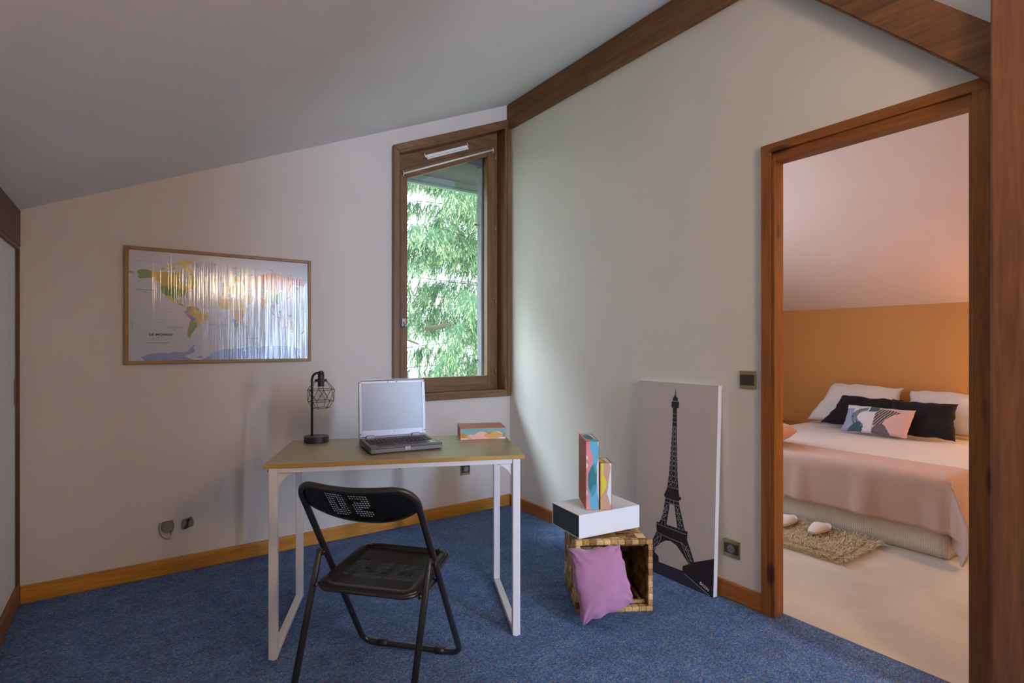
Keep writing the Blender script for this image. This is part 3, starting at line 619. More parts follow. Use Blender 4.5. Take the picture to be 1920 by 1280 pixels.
# ---------------------------------------------------------------- world map
MAP = {
 'yellow': [[(-.3391, .179), (-.3251, .1806), (-.2993, .1753), (-.2851, .1803), (-.2613, .1781), (-.2372, .1771), (-.2178, .1814), (-.208, .1907), (-.2031, .1796), (-.2178, .1529), (-.2251, .141), (-.208, .1279), (-.1933, .1203), (-.1835, .1065), (-.176, .13), (-.1835, .1524), (-.1785, .17), (-.1586, .1772), (-.1436, .1436), (-.1386, .1237), (-.1311, .1097), (-.1436, .0974), (-.1586, .0965), (-.1736, .0899), (-.1835, .0836), (-.1933, .0945), (-.2031, .0968), (-.2227, .1014), (-.2372, .1079), (-.2993, .1052), (-.3064, .1216), (-.3181, .1348), (-.3391, .1445)], [(-.2993, .1949), (-.2851, .2016), (-.278, .1909), (-.2899, .1844)], [(-.2804, .2133), (-.2613, .2177), (-.2517, .2043), (-.2708, .2)], [(-.2493, .2226), (-.2348, .2272), (-.2324, .2172), (-.2445, .2134)], [(-.2275, .2318), (-.2031, .2425), (-.1586, .2463), (-.1436, .2447), (-.1586, .2336), (-.1785, .2245), (-.1933, .209), (-.2178, .2127)], [(-.2031, .2025), (-.1785, .2102), (-.1586, .1945), (-.1537, .1775), (-.1736, .1847), (-.1933, .1918)], [(-.2517, .2043), (-.2324, .2058), (-.2275, .192), (-.2469, .1905)], [(-.1711, -.0261), (-.1636, -.0132), (-.1436, -.0124), (-.1285, -.0177), (-.1083, -.0257), (-.0853, -.0366), (-.0878, -.0542), (-.1006, -.075), (-.1184, -.0899), (-.1311, -.1047), (-.1361, -.0932), (-.1311, -.0786), (-.1411, -.0702), (-.1436, -.0587), (-.1586, -.0476), (-.1711, -.0364)], [(-.2804, .0558), (-.2589, .054), (-.2469, .0433), (-.2372, .0353), (-.2324, .0241), (-.2227, .02), (-.2251, .029), (-.2129, .0307), (-.2168, .0191), (-.23, .0157), (-.2469, .0223), (-.2613, .037)], [(-.0361, .0386), (-.0256, .0569), (.0008, .0611), (.0328, .0597), (.0652, .0552), (.0816, .05), (.0898, .0262), (.1035, .0086), (.1174, .0), (.1035, -.0156), (.0871, -.0343), (.0328, -.024), (.0248, -.0064), (.0008, -.0072), (-.0256, -.0023), (-.0387, .0149)], [(-.0203, .0808), (-.0071, .1052), (.0061, .1238), (.0221, .1218), (.049, .1264), (.0761, .1371), (.0925, .1261), (.1035, .1055), (.0871, .0865), (.0707, .0736), (.0544, .0727), (.0436, .0812), (.0275, .0773), (.0168, .0947), (.0008, .076), (-.0151, .0692)], [(.0248, .1369), (.0328, .1673), (.049, .1804), (.0707, .1789), (.0816, .1706), (.0761, .1522), (.0598, .1391), (.0517, .1506), (.0436, .1321), (.0328, .1284)], [(.0707, .0736), (.1035, .0813), (.1257, .0703), (.1424, .065), (.1313, .0279), (.1035, .0268), (.0871, .0502)], [(.2161, .1026), (.245, .1122), (.2801, .1142), (.286, .1064), (.2625, .0864), (.2334, .088)], [(.0544, -.0623), (.0843, -.0586), (.0898, -.0705), (.0761, -.0768), (.0571, -.0803)]],
 'green': [[(-.3987, .1788), (-.3782, .1859), (-.3599, .1846), (-.3391, .179), (-.3391, .1445), (-.3599, .1414), (-.3782, .139), (-.3896, .1355), (-.3987, .1459), (-.3942, .1572), (-.401, .1649)], [(-.4032, .1181), (-.3851, .1286), (-.3645, .1389), (-.3782, .1308), (-.3964, .1202)], [(-.2993, .1052), (-.2372, .1079), (-.2227, .1014), (-.2031, .0968), (-.1835, .0893), (-.1785, .0753), (-.1933, .0602), (-.1973, .0428), (-.1943, .0372), (-.2007, .0381), (-.2041, .0539), (-.2227, .0519), (-.2324, .0468), (-.2372, .0353), (-.2469, .0433), (-.2589, .054), (-.2804, .0558), (-.2899, .0637), (-.2969, .083)], [(-.23, .0174), (-.2168, .0191), (-.2031, .014), (-.1909, .0002), (-.2031, .0054), (-.2178, .0105)], [(-.1835, -.0024), (-.1686, .0051), (-.1636, -.0132), (-.1711, -.0249), (-.1859, -.0197)], [(-.1636, -.0748), (-.1512, -.0779), (-.1361, -.0845), (-.1361, -.0961), (-.1336, -.1047), (-.1461, -.1165), (-.1537, -.131), (-.1611, -.1427), (-.1676, -.1571), (-.1621, -.1674), (-.1711, -.1675), (-.1785, -.1543), (-.176, -.1227), (-.1696, -.0939)], [(.0409, -.0896), (.0544, -.0803), (.0789, -.0708), (.0734, -.095), (.0544, -.1061), (.0436, -.1045)], [(.2305, -.0052), (.2537, -.0293), (.245, -.0326)], [(.2742, -.0068), (.2919, .0001), (.2948, -.0186), (.2801, -.0253)], [(.3156, -.0242), (.3455, -.0296), (.3395, -.0393), (.3215, -.0335)], [(.2508, -.0356), (.286, -.0439), (.2742, -.0474)]],
 'teal': [[(.1174, .1002), (.1424, .1169), (.1819, .1222), (.2046, .1081), (.1904, .0858), (.1649, .0783), (.1368, .08), (.1201, .0852)]],
 'jade': [[(.1904, .0858), (.2104, .1023), (.2334, .088), (.2625, .0864), (.286, .1064), (.3067, .1094), (.3156, .0923), (.2919, .0785), (.2948, .0535), (.2801, .0372), (.2566, .03), (.2392, .0386), (.2161, .0438), (.1932, .0613)]],
 'lilac': [[(-.1586, .2319), (-.1436, .2407), (-.1032, .2476), (-.0673, .2484), (-.0361, .2393), (-.0517, .2203), (-.0491, .2029), (-.0673, .1927), (-.0878, .1678), (-.1032, .1638), (-.1083, .1867), (-.1235, .203), (-.1386, .2162), (-.1537, .2179)], [(.0275, .2266), (.0598, .2322), (.0544, .2198), (.0382, .2155)]],
 'purple': [[(-.1958, -.0229), (-.1859, -.0197), (-.1711, -.0261), (-.1711, -.0364), (-.1586, -.0476), (-.1661, -.065), (-.1835, -.0454), (-.1933, -.0314)], [(.2392, .0355), (.2566, .0282), (.2537, .0081), (.245, .0016), (.2363, .0199)]],
 'blue': [[(-.1661, -.0506), (-.1586, -.0476), (-.1436, -.0587), (-.1411, -.0702), (-.1537, -.0762), (-.1636, -.0736)], [(-.1386, -.0036), (-.126, -.0089), (-.1285, -.0165), (-.1396, -.0134)], [(.0301, -.0629), (.0544, -.0653), (.049, -.0894), (.0409, -.0896)], [(.3126, .0669), (.3305, .0773), (.3395, .0872), (.3275, .0676)], [(.3941, -.1367), (.4095, -.1206), (.4218, -.1108), (.4125, -.1269), (.4002, -.1386)], [(-.0177, .1342), (-.0071, .1408), (-.0071, .12), (-.0177, .1164)]],
 'orange': [[(-.1512, -.0762), (-.1386, -.0701), (-.1311, -.0786), (-.1361, -.0845)], [(-.1661, -.065), (-.1626, -.0747), (-.1696, -.0939), (-.176, -.1227), (-.1785, -.1543), (-.1621, -.1674), (-.1736, -.1658), (-.1825, -.1515), (-.1795, -.117), (-.1726, -.0882)], [(-.1686, .0051), (-.1436, .0037), (-.1311, -.0062), (-.1436, -.0136), (-.1636, -.0132)], [(.0248, -.0123), (.0544, -.0053), (.0898, -.0101), (.0925, -.0342), (.0843, -.0586), (.0544, -.0653), (.0328, -.0539), (.0275, -.0331)], [(.1035, -.0641), (.1146, -.0547), (.1174, -.0638), (.1091, -.0834), (.1035, -.0793)], [(.1649, .0599), (.1932, .0582), (.2132, .0406), (.1989, .0246), (.1875, -.0005), (.179, .0238), (.1649, .0416)], [(.2713, -.0756), (.286, -.0659), (.3007, -.053), (.3126, -.0495), (.3245, -.0586), (.3335, -.0489), (.3455, -.0645), (.3606, -.0831), (.3624, -.1022), (.3485, -.1163), (.3335, -.1058), (.3156, -.0966), (.2919, -.1065), (.2742, -.1036)], [(.3425, -.1215), (.3503, -.1214), (.3455, -.1297)], [(-.0569, .1582), (-.0361, .1637), (-.0387, .1553), (-.0517, .1527)], [(-.4347, .176), (-.4212, .1716), (-.41, .1642), (-.419, .1597), (-.4347, .1624)]],
 'red': [[(.1875, .1964), (.2161, .2046), (.245, .213), (.2683, .2053), (.2919, .1976), (.3395, .1947), (.388, .1853), (.4187, .1778), (.4311, .169), (.4125, .1453), (.388, .1471), (.3516, .148), (.3395, .1378), (.3335, .1121), (.3215, .0894), (.3126, .0984), (.3067, .1107), (.2801, .1155), (.245, .1135), (.2219, .106), (.2046, .1081), (.1819, .1222), (.1592, .1178), (.1313, .1132), (.1091, .1149), (.0925, .1291), (.0816, .1525), (.0925, .1714), (.1257, .1737), (.1592, .1852)], [(.3697, .1396), (.3849, .1341), (.3788, .1147), (.3697, .1237)], [(.1229, .1887), (.1368, .1958), (.1313, .1832)], [(.2219, .2329), (.2363, .2278), (.245, .2161), (.2305, .2243)], [(.3275, .2065), (.3455, .2046), (.3395, .1979)]],
 'ice': [[(-.3851, -.2634), (-.3645, -.2527), (-.3321, -.2447), (-.2899, -.2412), (-.2661, -.2453), (-.2421, -.237), (-.2129, -.2401), (-.1835, -.2375), (-.1711, -.2261), (-.1636, -.2118), (-.1386, -.1974), (-.1537, -.2147), (-.1461, -.232), (-.1537, -.2435), (-.1736, -.2519), (-.1933, -.2575), (-.1835, -.269), (-.1537, -.2781), (-.1736, -.2847), (-.3691, -.2835), (-.3736, -.2746)], [(-.1386, -.2679), (-.1285, -.2611), (-.1134, -.2602), (-.1083, -.2672), (-.1235, -.2728)], [(-.1184, -.2816), (-.0776, -.2618), (-.0724, -.2501), (-.0413, -.2327), (.0008, -.2241), (.0436, -.2243), (.0816, -.2185), (.1091, -.2095), (.1424, -.2065), (.1649, -.2188), (.1875, -.2097), (.2508, -.2049), (.3395, -.2088), (.3697, -.2197), (.4002, -.2262), (.3941, -.2421), (.3819, -.2548), (.3941, -.2804), (.2801, -.2819), (.0544, -.2814)]],
}
e = empty('world_map', (-1.906, 0, 1.397), label='framed political world map hanging on the wall above the desk', cat='map')
bm = new(); W2, H2, f_ = .453, .2985, .0175
for lo, hi in (((-W2, -.028, -H2), (-W2+f_, 0, H2)), ((W2-f_, -.028, -H2), (W2, 0, H2)), ((-W2+f_, -.028, -H2), (W2-f_, 0, -H2+f_)), ((-W2+f_, -.028, H2-f_), (W2-f_, 0, H2))): box(bm, lo, hi, .002)
obj('frame', bm, wood('light_oak_frame', (0.36, 0.19, 0.06), (0.27, 0.135, 0.04), 'x', 0.5, knots=False), e, label='narrow light brown wooden frame')
keys = list(MAPC)
bm = new(); box(bm, (-W2+f_-.001, -.0195, -H2+f_-.001), (W2-f_+.001, -.002, H2-f_+.001), 0, keys.index('paper'))
lay = dict(yellow=1, green=2, teal=1, jade=2, lilac=1, purple=3, blue=4, orange=5, red=1, ice=1)
for k, ps in MAP.items():
    for p in ps: poly2d(bm, p, lambda x, y, k=k: (x, -.0195-.0002*lay[k], y), keys.index(k))
# graticule rows of small islands, scale boxes, latitude ticks
rr = random.Random(3)
for _ in range(150):
    x, y = rr.uniform(-.42, .42), rr.uniform(-.22, .24); l = rr.uniform(.004, .014)
    if any(inside((x, y), p) for ps in MAP.values() for p in ps): continue
    for q in strip([(x, y), (x+l, y+rr.uniform(-.001, .001))], .0011): poly2d(bm, q, lambda x, y: (x, -.0200, y), keys.index('blue' if rr.random() < .3 else 'text'))
for q in strip([(-.360, -.190), (-.262, -.190)], .0014)+strip([(-.350, -.170), (-.270, -.170)], .0006)+strip([(-.350, -.178), (-.275, -.178)], .0006)+strip([(-.432, -.085), (-.420, -.085), (-.420, -.115), (-.432, -.115)], .0012):
    poly2d(bm, q, lambda x, y: (x, -.0200, y), keys.index('text'))
sheet = obj('map_sheet', bm, ['map_'+k for k in keys], e)
RX = Matrix.Rotation(PI/2, 4, 'X')
for s, x, z, sz, sp_, bd, sx in (('LE MONDE', -.3500, -.1525, .0150, 1.05, .0009, 1.32), ('POLITIQUE', -.319, -.1615, .0050, 1.1, 0, 1.2), ('OCÉAN ARCTIQUE', -.403, .2235, .0072, 1.6, 0, 1), ('OCÉAN PACIFIQUE', -.404, .0775, .0082, 1.15, 0, 1), ('NORD', -.378, .066, .0070, 1.1, 0, 1), ('OCÉAN PACIFIQUE', -.277, -.1125, .0080, 1.15, 0, 1), ('SUD', -.246, -.123, .0070, 1.1, 0, 1),
                         ('OCÉAN ATLANTIQUE', -.078, -.0935, .0080, 1.15, 0, 1), ('SUD', -.040, -.104, .0070, 1.1, 0, 1), ('OCÉAN INDIEN', .098, -.1675, .0080, 1.2, 0, 1), ('ANTARCTIQUE', .081, -.2440, .0080, 2.2, 0, 1)):
    text_obj('map_lettering', s, sz, Matrix.Translation((x, -.0208, z)) @ RX, 'map_text', e, .0002, space=sp_, bold=bd, sx=sx)

# ---------------------------------------------------------------- desk
DZ = 0.745
desk = empty('desk', (-1.35, -1.11, 0), -0.419, label='writing desk with oak look top on a white metal frame', cat='desk')
bm = bbox((-.504, -.268, DZ-.016), (.504, .268, DZ), .0012)
for f in bm.faces: f.material_index = 0 if f.normal.z > .9 else 1
obj('tabletop', bm, ['desktop', 'desktop_edge'], desk, label='oak coloured laminate tabletop')
LW, LD, lg = .4865, .273, .032
for sx in (-1, 1):
    for sy in (-1, 1):
        x0, x1 = sorted((sx*LW, sx*(LW-lg))); y0, y1 = sorted((sy*LD, sy*(LD-lg)))
        if sy < 0: y0 += .0; 
        obj('leg', bbox((x0, y0 if sy > 0 else y0+.006, 0.004), (x1, y1 if sy < 0 else y1-.006, DZ-.016), .003), 'white_metal', desk)
    x0, x1 = sorted((sx*LW, sx*(LW-lg)))
    obj('runner', bbox((x0+.001, -LD+.030, 0.004), (x1-.001, LD-.030, .026), .003), 'white_metal', desk)
    obj('top_rail', bbox((x0+.003, -LD+.036, DZ-.036), (x1-.003, LD-.036, DZ-.0165), .002), 'white_metal', desk)
    # curved gusset at the front corner
    cx = sx*(LW-lg); r_ = .078; pts = [(cx, -.255, DZ-.037), (cx-sx*r_, -.255, DZ-.037)]
    for k in range(1, 12):
        a = PI/2*k/12; pts.append((cx-sx*(r_-r_*math.sin(a)*1.0)*.97, -.255, DZ-.037-r_*(1-math.cos(a))*1.0))
    pts.append((cx, -.255, DZ-.037-r_))
    bm = new(); prism(bm, pts, (0, .004, 0)); obj('gusset', bm, 'white_metal', desk)
    bm = new(); a = Vector((sx*(LW-lg), LD-.04, DZ-.10)); b = Vector((sx*(LW-lg-.085), LD-.055, DZ-.020)); tube(bm, [a, b], .006, 8); cyl(bm, a+Vector((-sx*.004, -.010, 0)), a+Vector((-sx*.004, .006, 0)), .006, 8)
    obj('brace', bm, 'white_metal', desk)
    bm = new(); cyl(bm, (sx*LW, -.248, DZ-.028), (sx*(LW+.007), -.248, DZ-.028), .005, 10); obj('bolt', bm, 'steel', desk)
    for sy in (-1, 1):
        bm = new(); cyl(bm, (sx*(LW-.016), sy*(LD-.02), 0), (sx*(LW-.016), sy*(LD-.02), .006), .012, 10); obj('foot_pad', bm, 'white_plastic', desk)
obj('front_rail', bbox((-LW+lg, -.262, DZ-.036), (LW-lg, -.240, DZ-.0165), .002), 'white_metal', desk)
obj('rear_rail', bbox((-LW+lg, .240, DZ-.036), (LW-lg, .262, DZ-.0165), .002), 'white_metal', desk)
for x in (-.40, 0, .40):
    bm = new(); cyl(bm, (x, -.251, DZ-.040), (x, -.251, DZ-.0355), .005, 8); obj('bolt', bm, 'steel', desk)

# ---------------------------------------------------------------- cage lamp
lamp = empty('table_lamp', (-1.62, -.765, DZ), math.atan2(-FX, FY), label='black table lamp with curved stem and geometric wire cage on the desk', cat='lamp')
bm = new(); lathe(bm, [(0, 0), (.054, 0), (.056, .002), (.056, .026), (.054, .028), (0, .028)], 48); obj('base', bm, 'matte_black', lamp, smooth=35)
bm = new(); tube(bm, round_path([(-.021, 0, .026), (-.021, 0, .322), (.024, 0, .322)], .036, 10), .0056, 14); obj('stem', bm, 'matte_black', lamp)
bm = new(); lathe(bm, [(0, .330), (.010, .330), (.010, .318), (.0145, .316), (.0145, .293), (.017, .292), (.027, .292), (.027, .281), (.017, .280), (.0145, .279), (.0145, .258), (0, .258)], 28, (.021, 0, 0)); cyl(bm, (.02, 0, .322), (.035, 0, .322), .0035, 10); obj('socket', bm, 'matte_black', lamp, smooth=35)
bm = new(); lathe(bm, [(.010, .258), (.011, .250), (.016, .240), (.025, .225), (.029, .210), (.026, .194), (.016, .184), (0, .181)], 28, (.021, 0, 0)); bulb = obj('bulb', bm, 'bulb', lamp)
bm = new(); tube(bm, [(.013, 0, .225), (.016, .004, .205), (.021, 0, .213), (.026, -.004, .205), (.029, 0, .225)], .0009, 6); obj('filament', bm, 'chrome', bulb)
bm = new(); cc = Vector((.021, 0, 0)); n6 = 6
def ring(r, z, ph): return [cc+Vector((r*math.cos(2*PI*(k+ph)/n6), r*math.sin(2*PI*(k+ph)/n6), z)) for k in range(n6)]
r0, r1, r2, r3 = ring(.026, .286, 0), ring(.063, .243, 0), ring(.058, .190, .5), ring(.037, .158, .5)
wr_ = .0012
for k in range(n6):
    for a, b in ((r0[k], r1[k]), (r1[k], r1[(k+1) % 6]), (r1[k], r2[k]), (r1[(k+1) % 6], r2[k]), (r2[k], r2[(k+1) % 6]), (r2[k], r3[k]), (r3[k], r3[(k+1) % 6])): cyl(bm, a, b, wr_, 6)
obj('wire_cage', bm, 'matte_black', lamp)

# ---------------------------------------------------------------- laptop
lap = empty('laptop', (-1.353, -1.112, DZ), -.147, label='open older silver and dark grey laptop computer on the desk', cat='laptop')
LWd, LDp, LT = .155, .124, .030
bm = new(); box(bm, (-LWd, -LDp, .004), (LWd, LDp, .022), .004, 0); box(bm, (-LWd+.001, -LDp+.002, .0215), (LWd-.001, LDp-.001, .0295), .003, 1)
base = obj('base', bm, ['laptop_front', 'laptop_dark'], lap)
obj('latch', bbox((-.013, -LDp-.003, .010), (.013, -LDp+.002, .027), .002), 'silver', base, label='silver lid latch')
obj('touchpad', bbox((-.034, -.100, .0292), (.030, -.062, .0301), .0004), 'matte_black', base)
for a_, b_ in ((-.118, -.040), (.036, .100)): obj('palm_rest', bbox((a_, -.104, .0293), (b_, -.060, .0299), .0003), 'key', base)
obj('drive_bay', bbox((-LWd-.0008, -.095, .010), (-LWd+.002, .01, .018), .0005), 'matte_black', base)
for x, y, w_ in ((.112, -.088, .022), (.112, -.072, .012)): obj('sticker', bbox((x, y, .0294), (x+w_, y+.012, .0300)), 'label', base, label='pale sticker on the palm rest')
bm = new()
for r_i in range(6):
    y = -.048+r_i*.0185; n_ = 15
    if r_i == 0:
        ws = [.018, .018, .018, .100, .018, .018, .018, .018, .018]
    else: ws = [.0172]*n_
    x = -.138
    for q in ws:
        box(bm, (x, y, .0295), (x+q-.0018, y+.0165, .0330), .0008, 0, seg=1); x += q+.0012
obj('keyboard', bm, 'key', base)
for s in (-1, 1): obj('hinge', bbox((s*.105-.020, LDp-.012, .026), (s*.105+.020, LDp+.002, .042), .004), 'silver', base)
for x in (-.15, .15): pass
ti = .079; lidm = Matrix.Translation((0, LDp-.004, .030)) @ Matrix.Rotation(-ti, 4, 'X')
bm = new(); LH = .262; LX = .156
pts = [(-LX, 0), (LX, 0), (LX+.001, LH*.5), (LX-.002, LH-.010), (LX-.012, LH-.001), (0, LH+.003), (-LX+.012, LH-.001), (-LX+.002, LH-.010), (-LX-.001, LH*.5)]
prism(bm, [(x, 0.0, z) for x, z in pts], (0, .009, 0), 1, .002)
fr_ = [(-LX+.004, .014, -.0022, .004, LH-.006), ]
for lo, hi in (((-LX+.003, -.002, .006), (-.140, .002, LH-.006)), ((.140, -.002, .006), (LX-.003, .002, LH-.006)), ((-.140, -.002, .006), (.140, .002, .034)), ((-.140, -.002, .245), (.140, .002, LH-.006))): box(bm, lo, hi, .0008, 0)
bm.transform(lidm); lid = obj('lid', bm, ['silver', 'laptop_dark'], lap, label='silver screen bezel in a dark lid')
bm = bbox((-.141, -.0005, .033), (.141, .001, .246)); bm.transform(lidm); obj('screen', bm, 'screen', lid, label='switched off grey screen')
for x, z in ((-.149, .250), (.149, .250), (-.149, .018), (.149, .020), (-.022, .2515), (.020, .2515)):
    bm = new(); cyl(bm, (x, -.003, z), (x, -.0015, z), .0028, 10); bm.transform(lidm); obj('rubber_pad', bm, 'matte_black', lid)
text_obj('logo_lettering', 'D', .0125, lidm @ Matrix.Translation((-.0140, -.0024, .0135)) @ RX, 'logo', lid, .0002, bold=.0008, sx=1.0)
mE = lidm @ Matrix.Translation((-.0042, -.0024, .0150)) @ Matrix.Rotation(-.42, 4, 'Y') @ RX
text_obj('logo_lettering', 'E', .0115, mE, 'logo', lid, .0002, bold=.0008)
text_obj('logo_lettering', 'LL', .0125, lidm @ Matrix.Translation((.0055, -.0024, .0135)) @ RX, 'logo', lid, .0002, bold=.0008)
for x in (-.14, .14):
    for y in (-.11, .11):
        bm = new(); cyl(bm, (x, y, 0), (x, y, .005), .008, 10); obj('rubber_foot', bm, 'matte_black', base)

# ---------------------------------------------------------------- decorative book boxes
def rect(x0, y0, x1, y1): return [(x0, y0), (x1, y0), (x1, y1), (x0, y1)]
def book_box(name, loc, rz, W_, D_, H_, lying, art, top_art, **k):
    """upright: boards left/right, patterned front and top. lying: boards top/bottom, pattern in front"""
    e = empty(name, loc, rz, **k); t_ = .0022; bm = new()
    if lying:
        box(bm, (-W_/2, -D_/2, 0), (W_/2, D_/2, t_), .0006); box(bm, (-W_/2, -D_/2, H_-t_), (W_/2, D_/2, H_), .0006); box(bm, (-W_/2, -D_/2, t_), (-W_/2+t_, D_/2, H_-t_)); lo, hi = (-W_/2+t_, -D_/2+.001, t_), (W_/2-.001, D_/2-.001, H_-t_)
    else:
        box(bm, (-W_/2, -D_/2, 0), (-W_/2+t_, D_/2, H_), .0006); box(bm, (W_/2-t_, -D_/2, 0), (W_/2, D_/2, H_), .0006); box(bm, (-W_/2+t_, -D_/2, 0), (W_/2-t_, D_/2, t_)); lo, hi = (-W_/2+t_, -D_/2+.001, t_), (W_/2-t_, D_/2-.001, H_-.002)
    obj('cover', bm, 'boxorange', e, label='terracotta orange cover boards')
    names = []; bm = new()
    def idx(n):
        if n not in names: names.append(n)
        return names.index(n)
    box(bm, lo, hi, 0, idx(art[0])); w_, h_ = hi[0]-lo[0], hi[2]-lo[2]
    for q, (n, poly) in enumerate(art[1:]):
        poly2d(bm, poly, lambda x, y, q=q: (lo[0]+w_*x, lo[1]-.00008*(q+1), lo[2]+h_*y), idx(n))
    for q, (n, poly) in enumerate(top_art):
        poly2d(bm, poly, lambda x, y, q=q: (lo[0]+w_*x, lo[1]+(hi[1]-lo[1])*y, hi[2]+.00008*(q+1)), idx(n))
    obj('box_body', bm, names, e); return e
def arc(cx, cy, rx, ry, a0=0, a1=PI, n=14): return [(cx+rx*math.cos(a0+(a1-a0)*k/n), cy+ry*math.sin(a0+(a1-a0)*k/n)) for k in range(n+1)]
C1 = lambda pts: [(min(1, max(0, x)), min(1, max(0, y))) for x, y in pts]
art1 = ['b_teal', ('b_white', rect(0, 0, 1, .12)), ('b_ochre', C1([(0, .10), (0, .50)]+arc(.05, .2, .10, .36, PI/2, 0)+[(.2, .1)])), ('b_pink', C1([(.12, .06), (.16, .36), (.20, .42), (.25, .44), (.30, .38), (.35, .55), (.41, .66), (.47, .70), (.53, .66), (.58, .55), (.62, .35), (.70, .2), (.74, .0), (.3, .02)])),
        ('b_ochre', [(.55, .40), (.62, .58), (.70, .66), (.76, .60), (.80, .40)]), ('b_pink', arc(.80, .38, .13, .33)), ('b_ochre', [(.92, .30), (1, .50), (1, .20), (.95, .15)]),
        ('b_sand', C1([(.52, .34), (.56, .48), (.62, .42), (.70, .55), (.76, .66), (.82, .58), (.90, .42), (.96, .30), (.90, .12), (.80, .03), (.68, .03), (.58, .12)])), ('b_sand', [(.09, .20), (.15, .38), (.20, .18), (.27, .02), (.20, .02)])]
book_box('decorative_box', (-.914, -1.079, DZ), -.432, .219, .167, .056, True, art1, [], label='orange box with dune pattern lying on the right of the desk', cat='box')
art2 = ['b_blue', ('b_rose', C1([(0, 0), (.42, 0), (.30, .06), (.24, .12), (.28, .20), (.16, .28), (.14, .40), (.22, .52), (.42, .62), (.52, .72), (.50, .80), (.34, .88), (.26, .94), (.28, 1), (0, 1)])),
        ('b_white', [(0, .60), (.10, .62), (.13, .65), (.06, .68), (0, .70)]), ('b_white', [(0, .73), (.10, .74), (.14, .77), (.06, .79), (0, .80)]), ('b_white', [(0, .20), (.07, .22), (.10, .25), (.04, .28), (0, .29)]),
        ('b_white', [(1, .14), (.92, .22), (.90, .34), (.84, .46), (.88, .54), (.86, .62), (.90, .70), (1, .76)]), ('b_white', [(1, .92), (.93, .96), (.92, 1), (1, 1)]),
        ('b_deep', [(.30, .26), (.16, .34), (.12, .44), (.18, .54), (.40, .63), (.72, .69), (.80, .60), (.86, .48), (.84, .38), (.70, .26), (.50, .18)]), ('b_sea', [(.30, .26), (.50, .34), (.66, .365), (.86, .36), (.74, .27), (.50, .18)]), ('b_sea', [(.55, .66), (.72, .69), (.80, .60), (.78, .48)])]
top2 = [('b_rose', rect(0, 0, 1, 1)), ('b_blue', [(.35, 0), (1, 0), (.9, .5), (.55, 1), (.3, 1), (.5, .5)]), ('b_deep', arc(.5, .55, .38, .30, 0, 2*PI)), ('b_white', [(.85, .3), (1, .2), (.95, .9), (.75, .95)])]
book_box('decorative_box', (-.505, -1.409, .4285), -.578, .062, .221, .320, False, art2, top2, label='tall upright orange box with pink and blue leaf pattern', cat='box')
art3 = ['b_tan', ('b_yellow', C1([(0, 0), (.08, 0), (.08, .2), (0, .26), (.12, .30), (.40, .42), (.54, .50), (.52, .60), (.40, .68), (.22, .78), (.28, .92), (.30, 1), (0, 1)])),
        ('b_white', [(1, .08), (.88, .12), (.76, .24), (.58, .34), (.66, .42), (.72, .56), (.80, .72), (.90, .84), (.93, .92), (.82, 1), (1, 1)])]
art3[1:1] = []
top3 = [('b_yellow', arc(.2, .5, .25, .3, 0, 2*PI)), ('b_white', [(.7, .1), (1, .1), (1, .9), (.5, .9)])]
book_box('decorative_box', (-.4785, -1.4825, .4285), -.565, .055, .128, .219, False, art3, top3, label='shorter upright orange box with yellow wave pattern', cat='box')

# ---------------------------------------------------------------- white storage box
gb = empty('storage_box', (-.485, -1.436, .3225), -.124, label='flat white cardboard box with a dark petrol end, on the wicker basket', cat='box')
bx_, by_, bh = .349/2, .229/2, .106
bm = new()
box(bm, (-bx_, -by_, 0), (bx_, -by_+.003, bh), .001); box(bm, (-bx_, by_-.003, 0), (bx_, by_, bh), .001); box(bm, (-bx_, -by_+.003, 0), (bx_, by_-.003, .003)); box(bm, (-bx_, -by_+.003, bh-.003), (bx_, by_-.003, bh)); box(bm, (bx_-.003, -by_+.003, .003), (bx_, by_-.003, bh-.003))
obj('sleeve', bm, 'paper_white', gb)
obj('drawer', bbox((-bx_+.003, -by_+.004, .004), (bx_-.004, by_-.004, bh-.004), .001), 'petrol', gb, label='dark petrol coloured drawer end')

# ---------------------------------------------------------------- wicker basket
bk = empty('wicker_basket', (-.469, -1.490, 0), -.537, label='square woven wicker basket lying on its side, open to the front', cat='basket')
rb = random.Random(5)
TINT = [(0.80, 0.63, 0.39), (0.72, 0.54, 0.30), (0.88, 0.73, 0.49), (0.58, 0.40, 0.21), (0.78, 0.60, 0.36), (0.92, 0.80, 0.57)]
def weave(name, p0, pu, pv, nrm, nu, nv, dark=1.0, parent=bk, thick=.004):
    """woven panel: p0 origin, pu/pv edges; bulging alternating strands"""
    bm = new(); lay_ = bm.loops.layers.color.new('tint'); p0, pu, pv, nrm = map(Vector, (p0, pu, pv, nrm)); nrm.normalize(); q = 4
    for i in range(nu):
        for j in range(nv):
            hor = (i+j) % 2 == 0; col = rb.choice(TINT); fct = rb.uniform(.85, 1.1)*dark; col = (*[min(1, c*fct) for c in col], 1); g = {}
            for a in range(q+1):
                for b in range(q+1):
                    u, v_ = a/q, b/q; s, t_ = (u, v_) if hor else (v_, u)
                    h = thick*(math.sin(PI*s)**.6 if 0 < s < 1 else 0)*(0.75+.25*math.sin(PI*t_))
                    # strand slightly wider than the cell
                    w_ = .5+(t_-.5)*(1.06 if 0 < s < 1 else .9)
                    uu, vv = (u, w_) if hor else (w_, v_)
                    g[a, b] = bm.verts.new(p0+pu*((i+uu)/nu)+pv*((j+vv)/nv)+nrm*h)
            for a in range(q):
                for b in range(q):
                    f = bm.faces.new((g[a, b], g[a+1, b], g[a+1, b+1], g[a, b+1])); f.smooth = True
                    for lp in f.loops: lp[lay_] = col
    o = obj(name, bm, 'wicker', parent); return o
Wb, Db, Hf, Hk = .170, .159, .300, .290
yf, yk = -Db+.02, Db
HH = .300
th_ = .013
core = new()
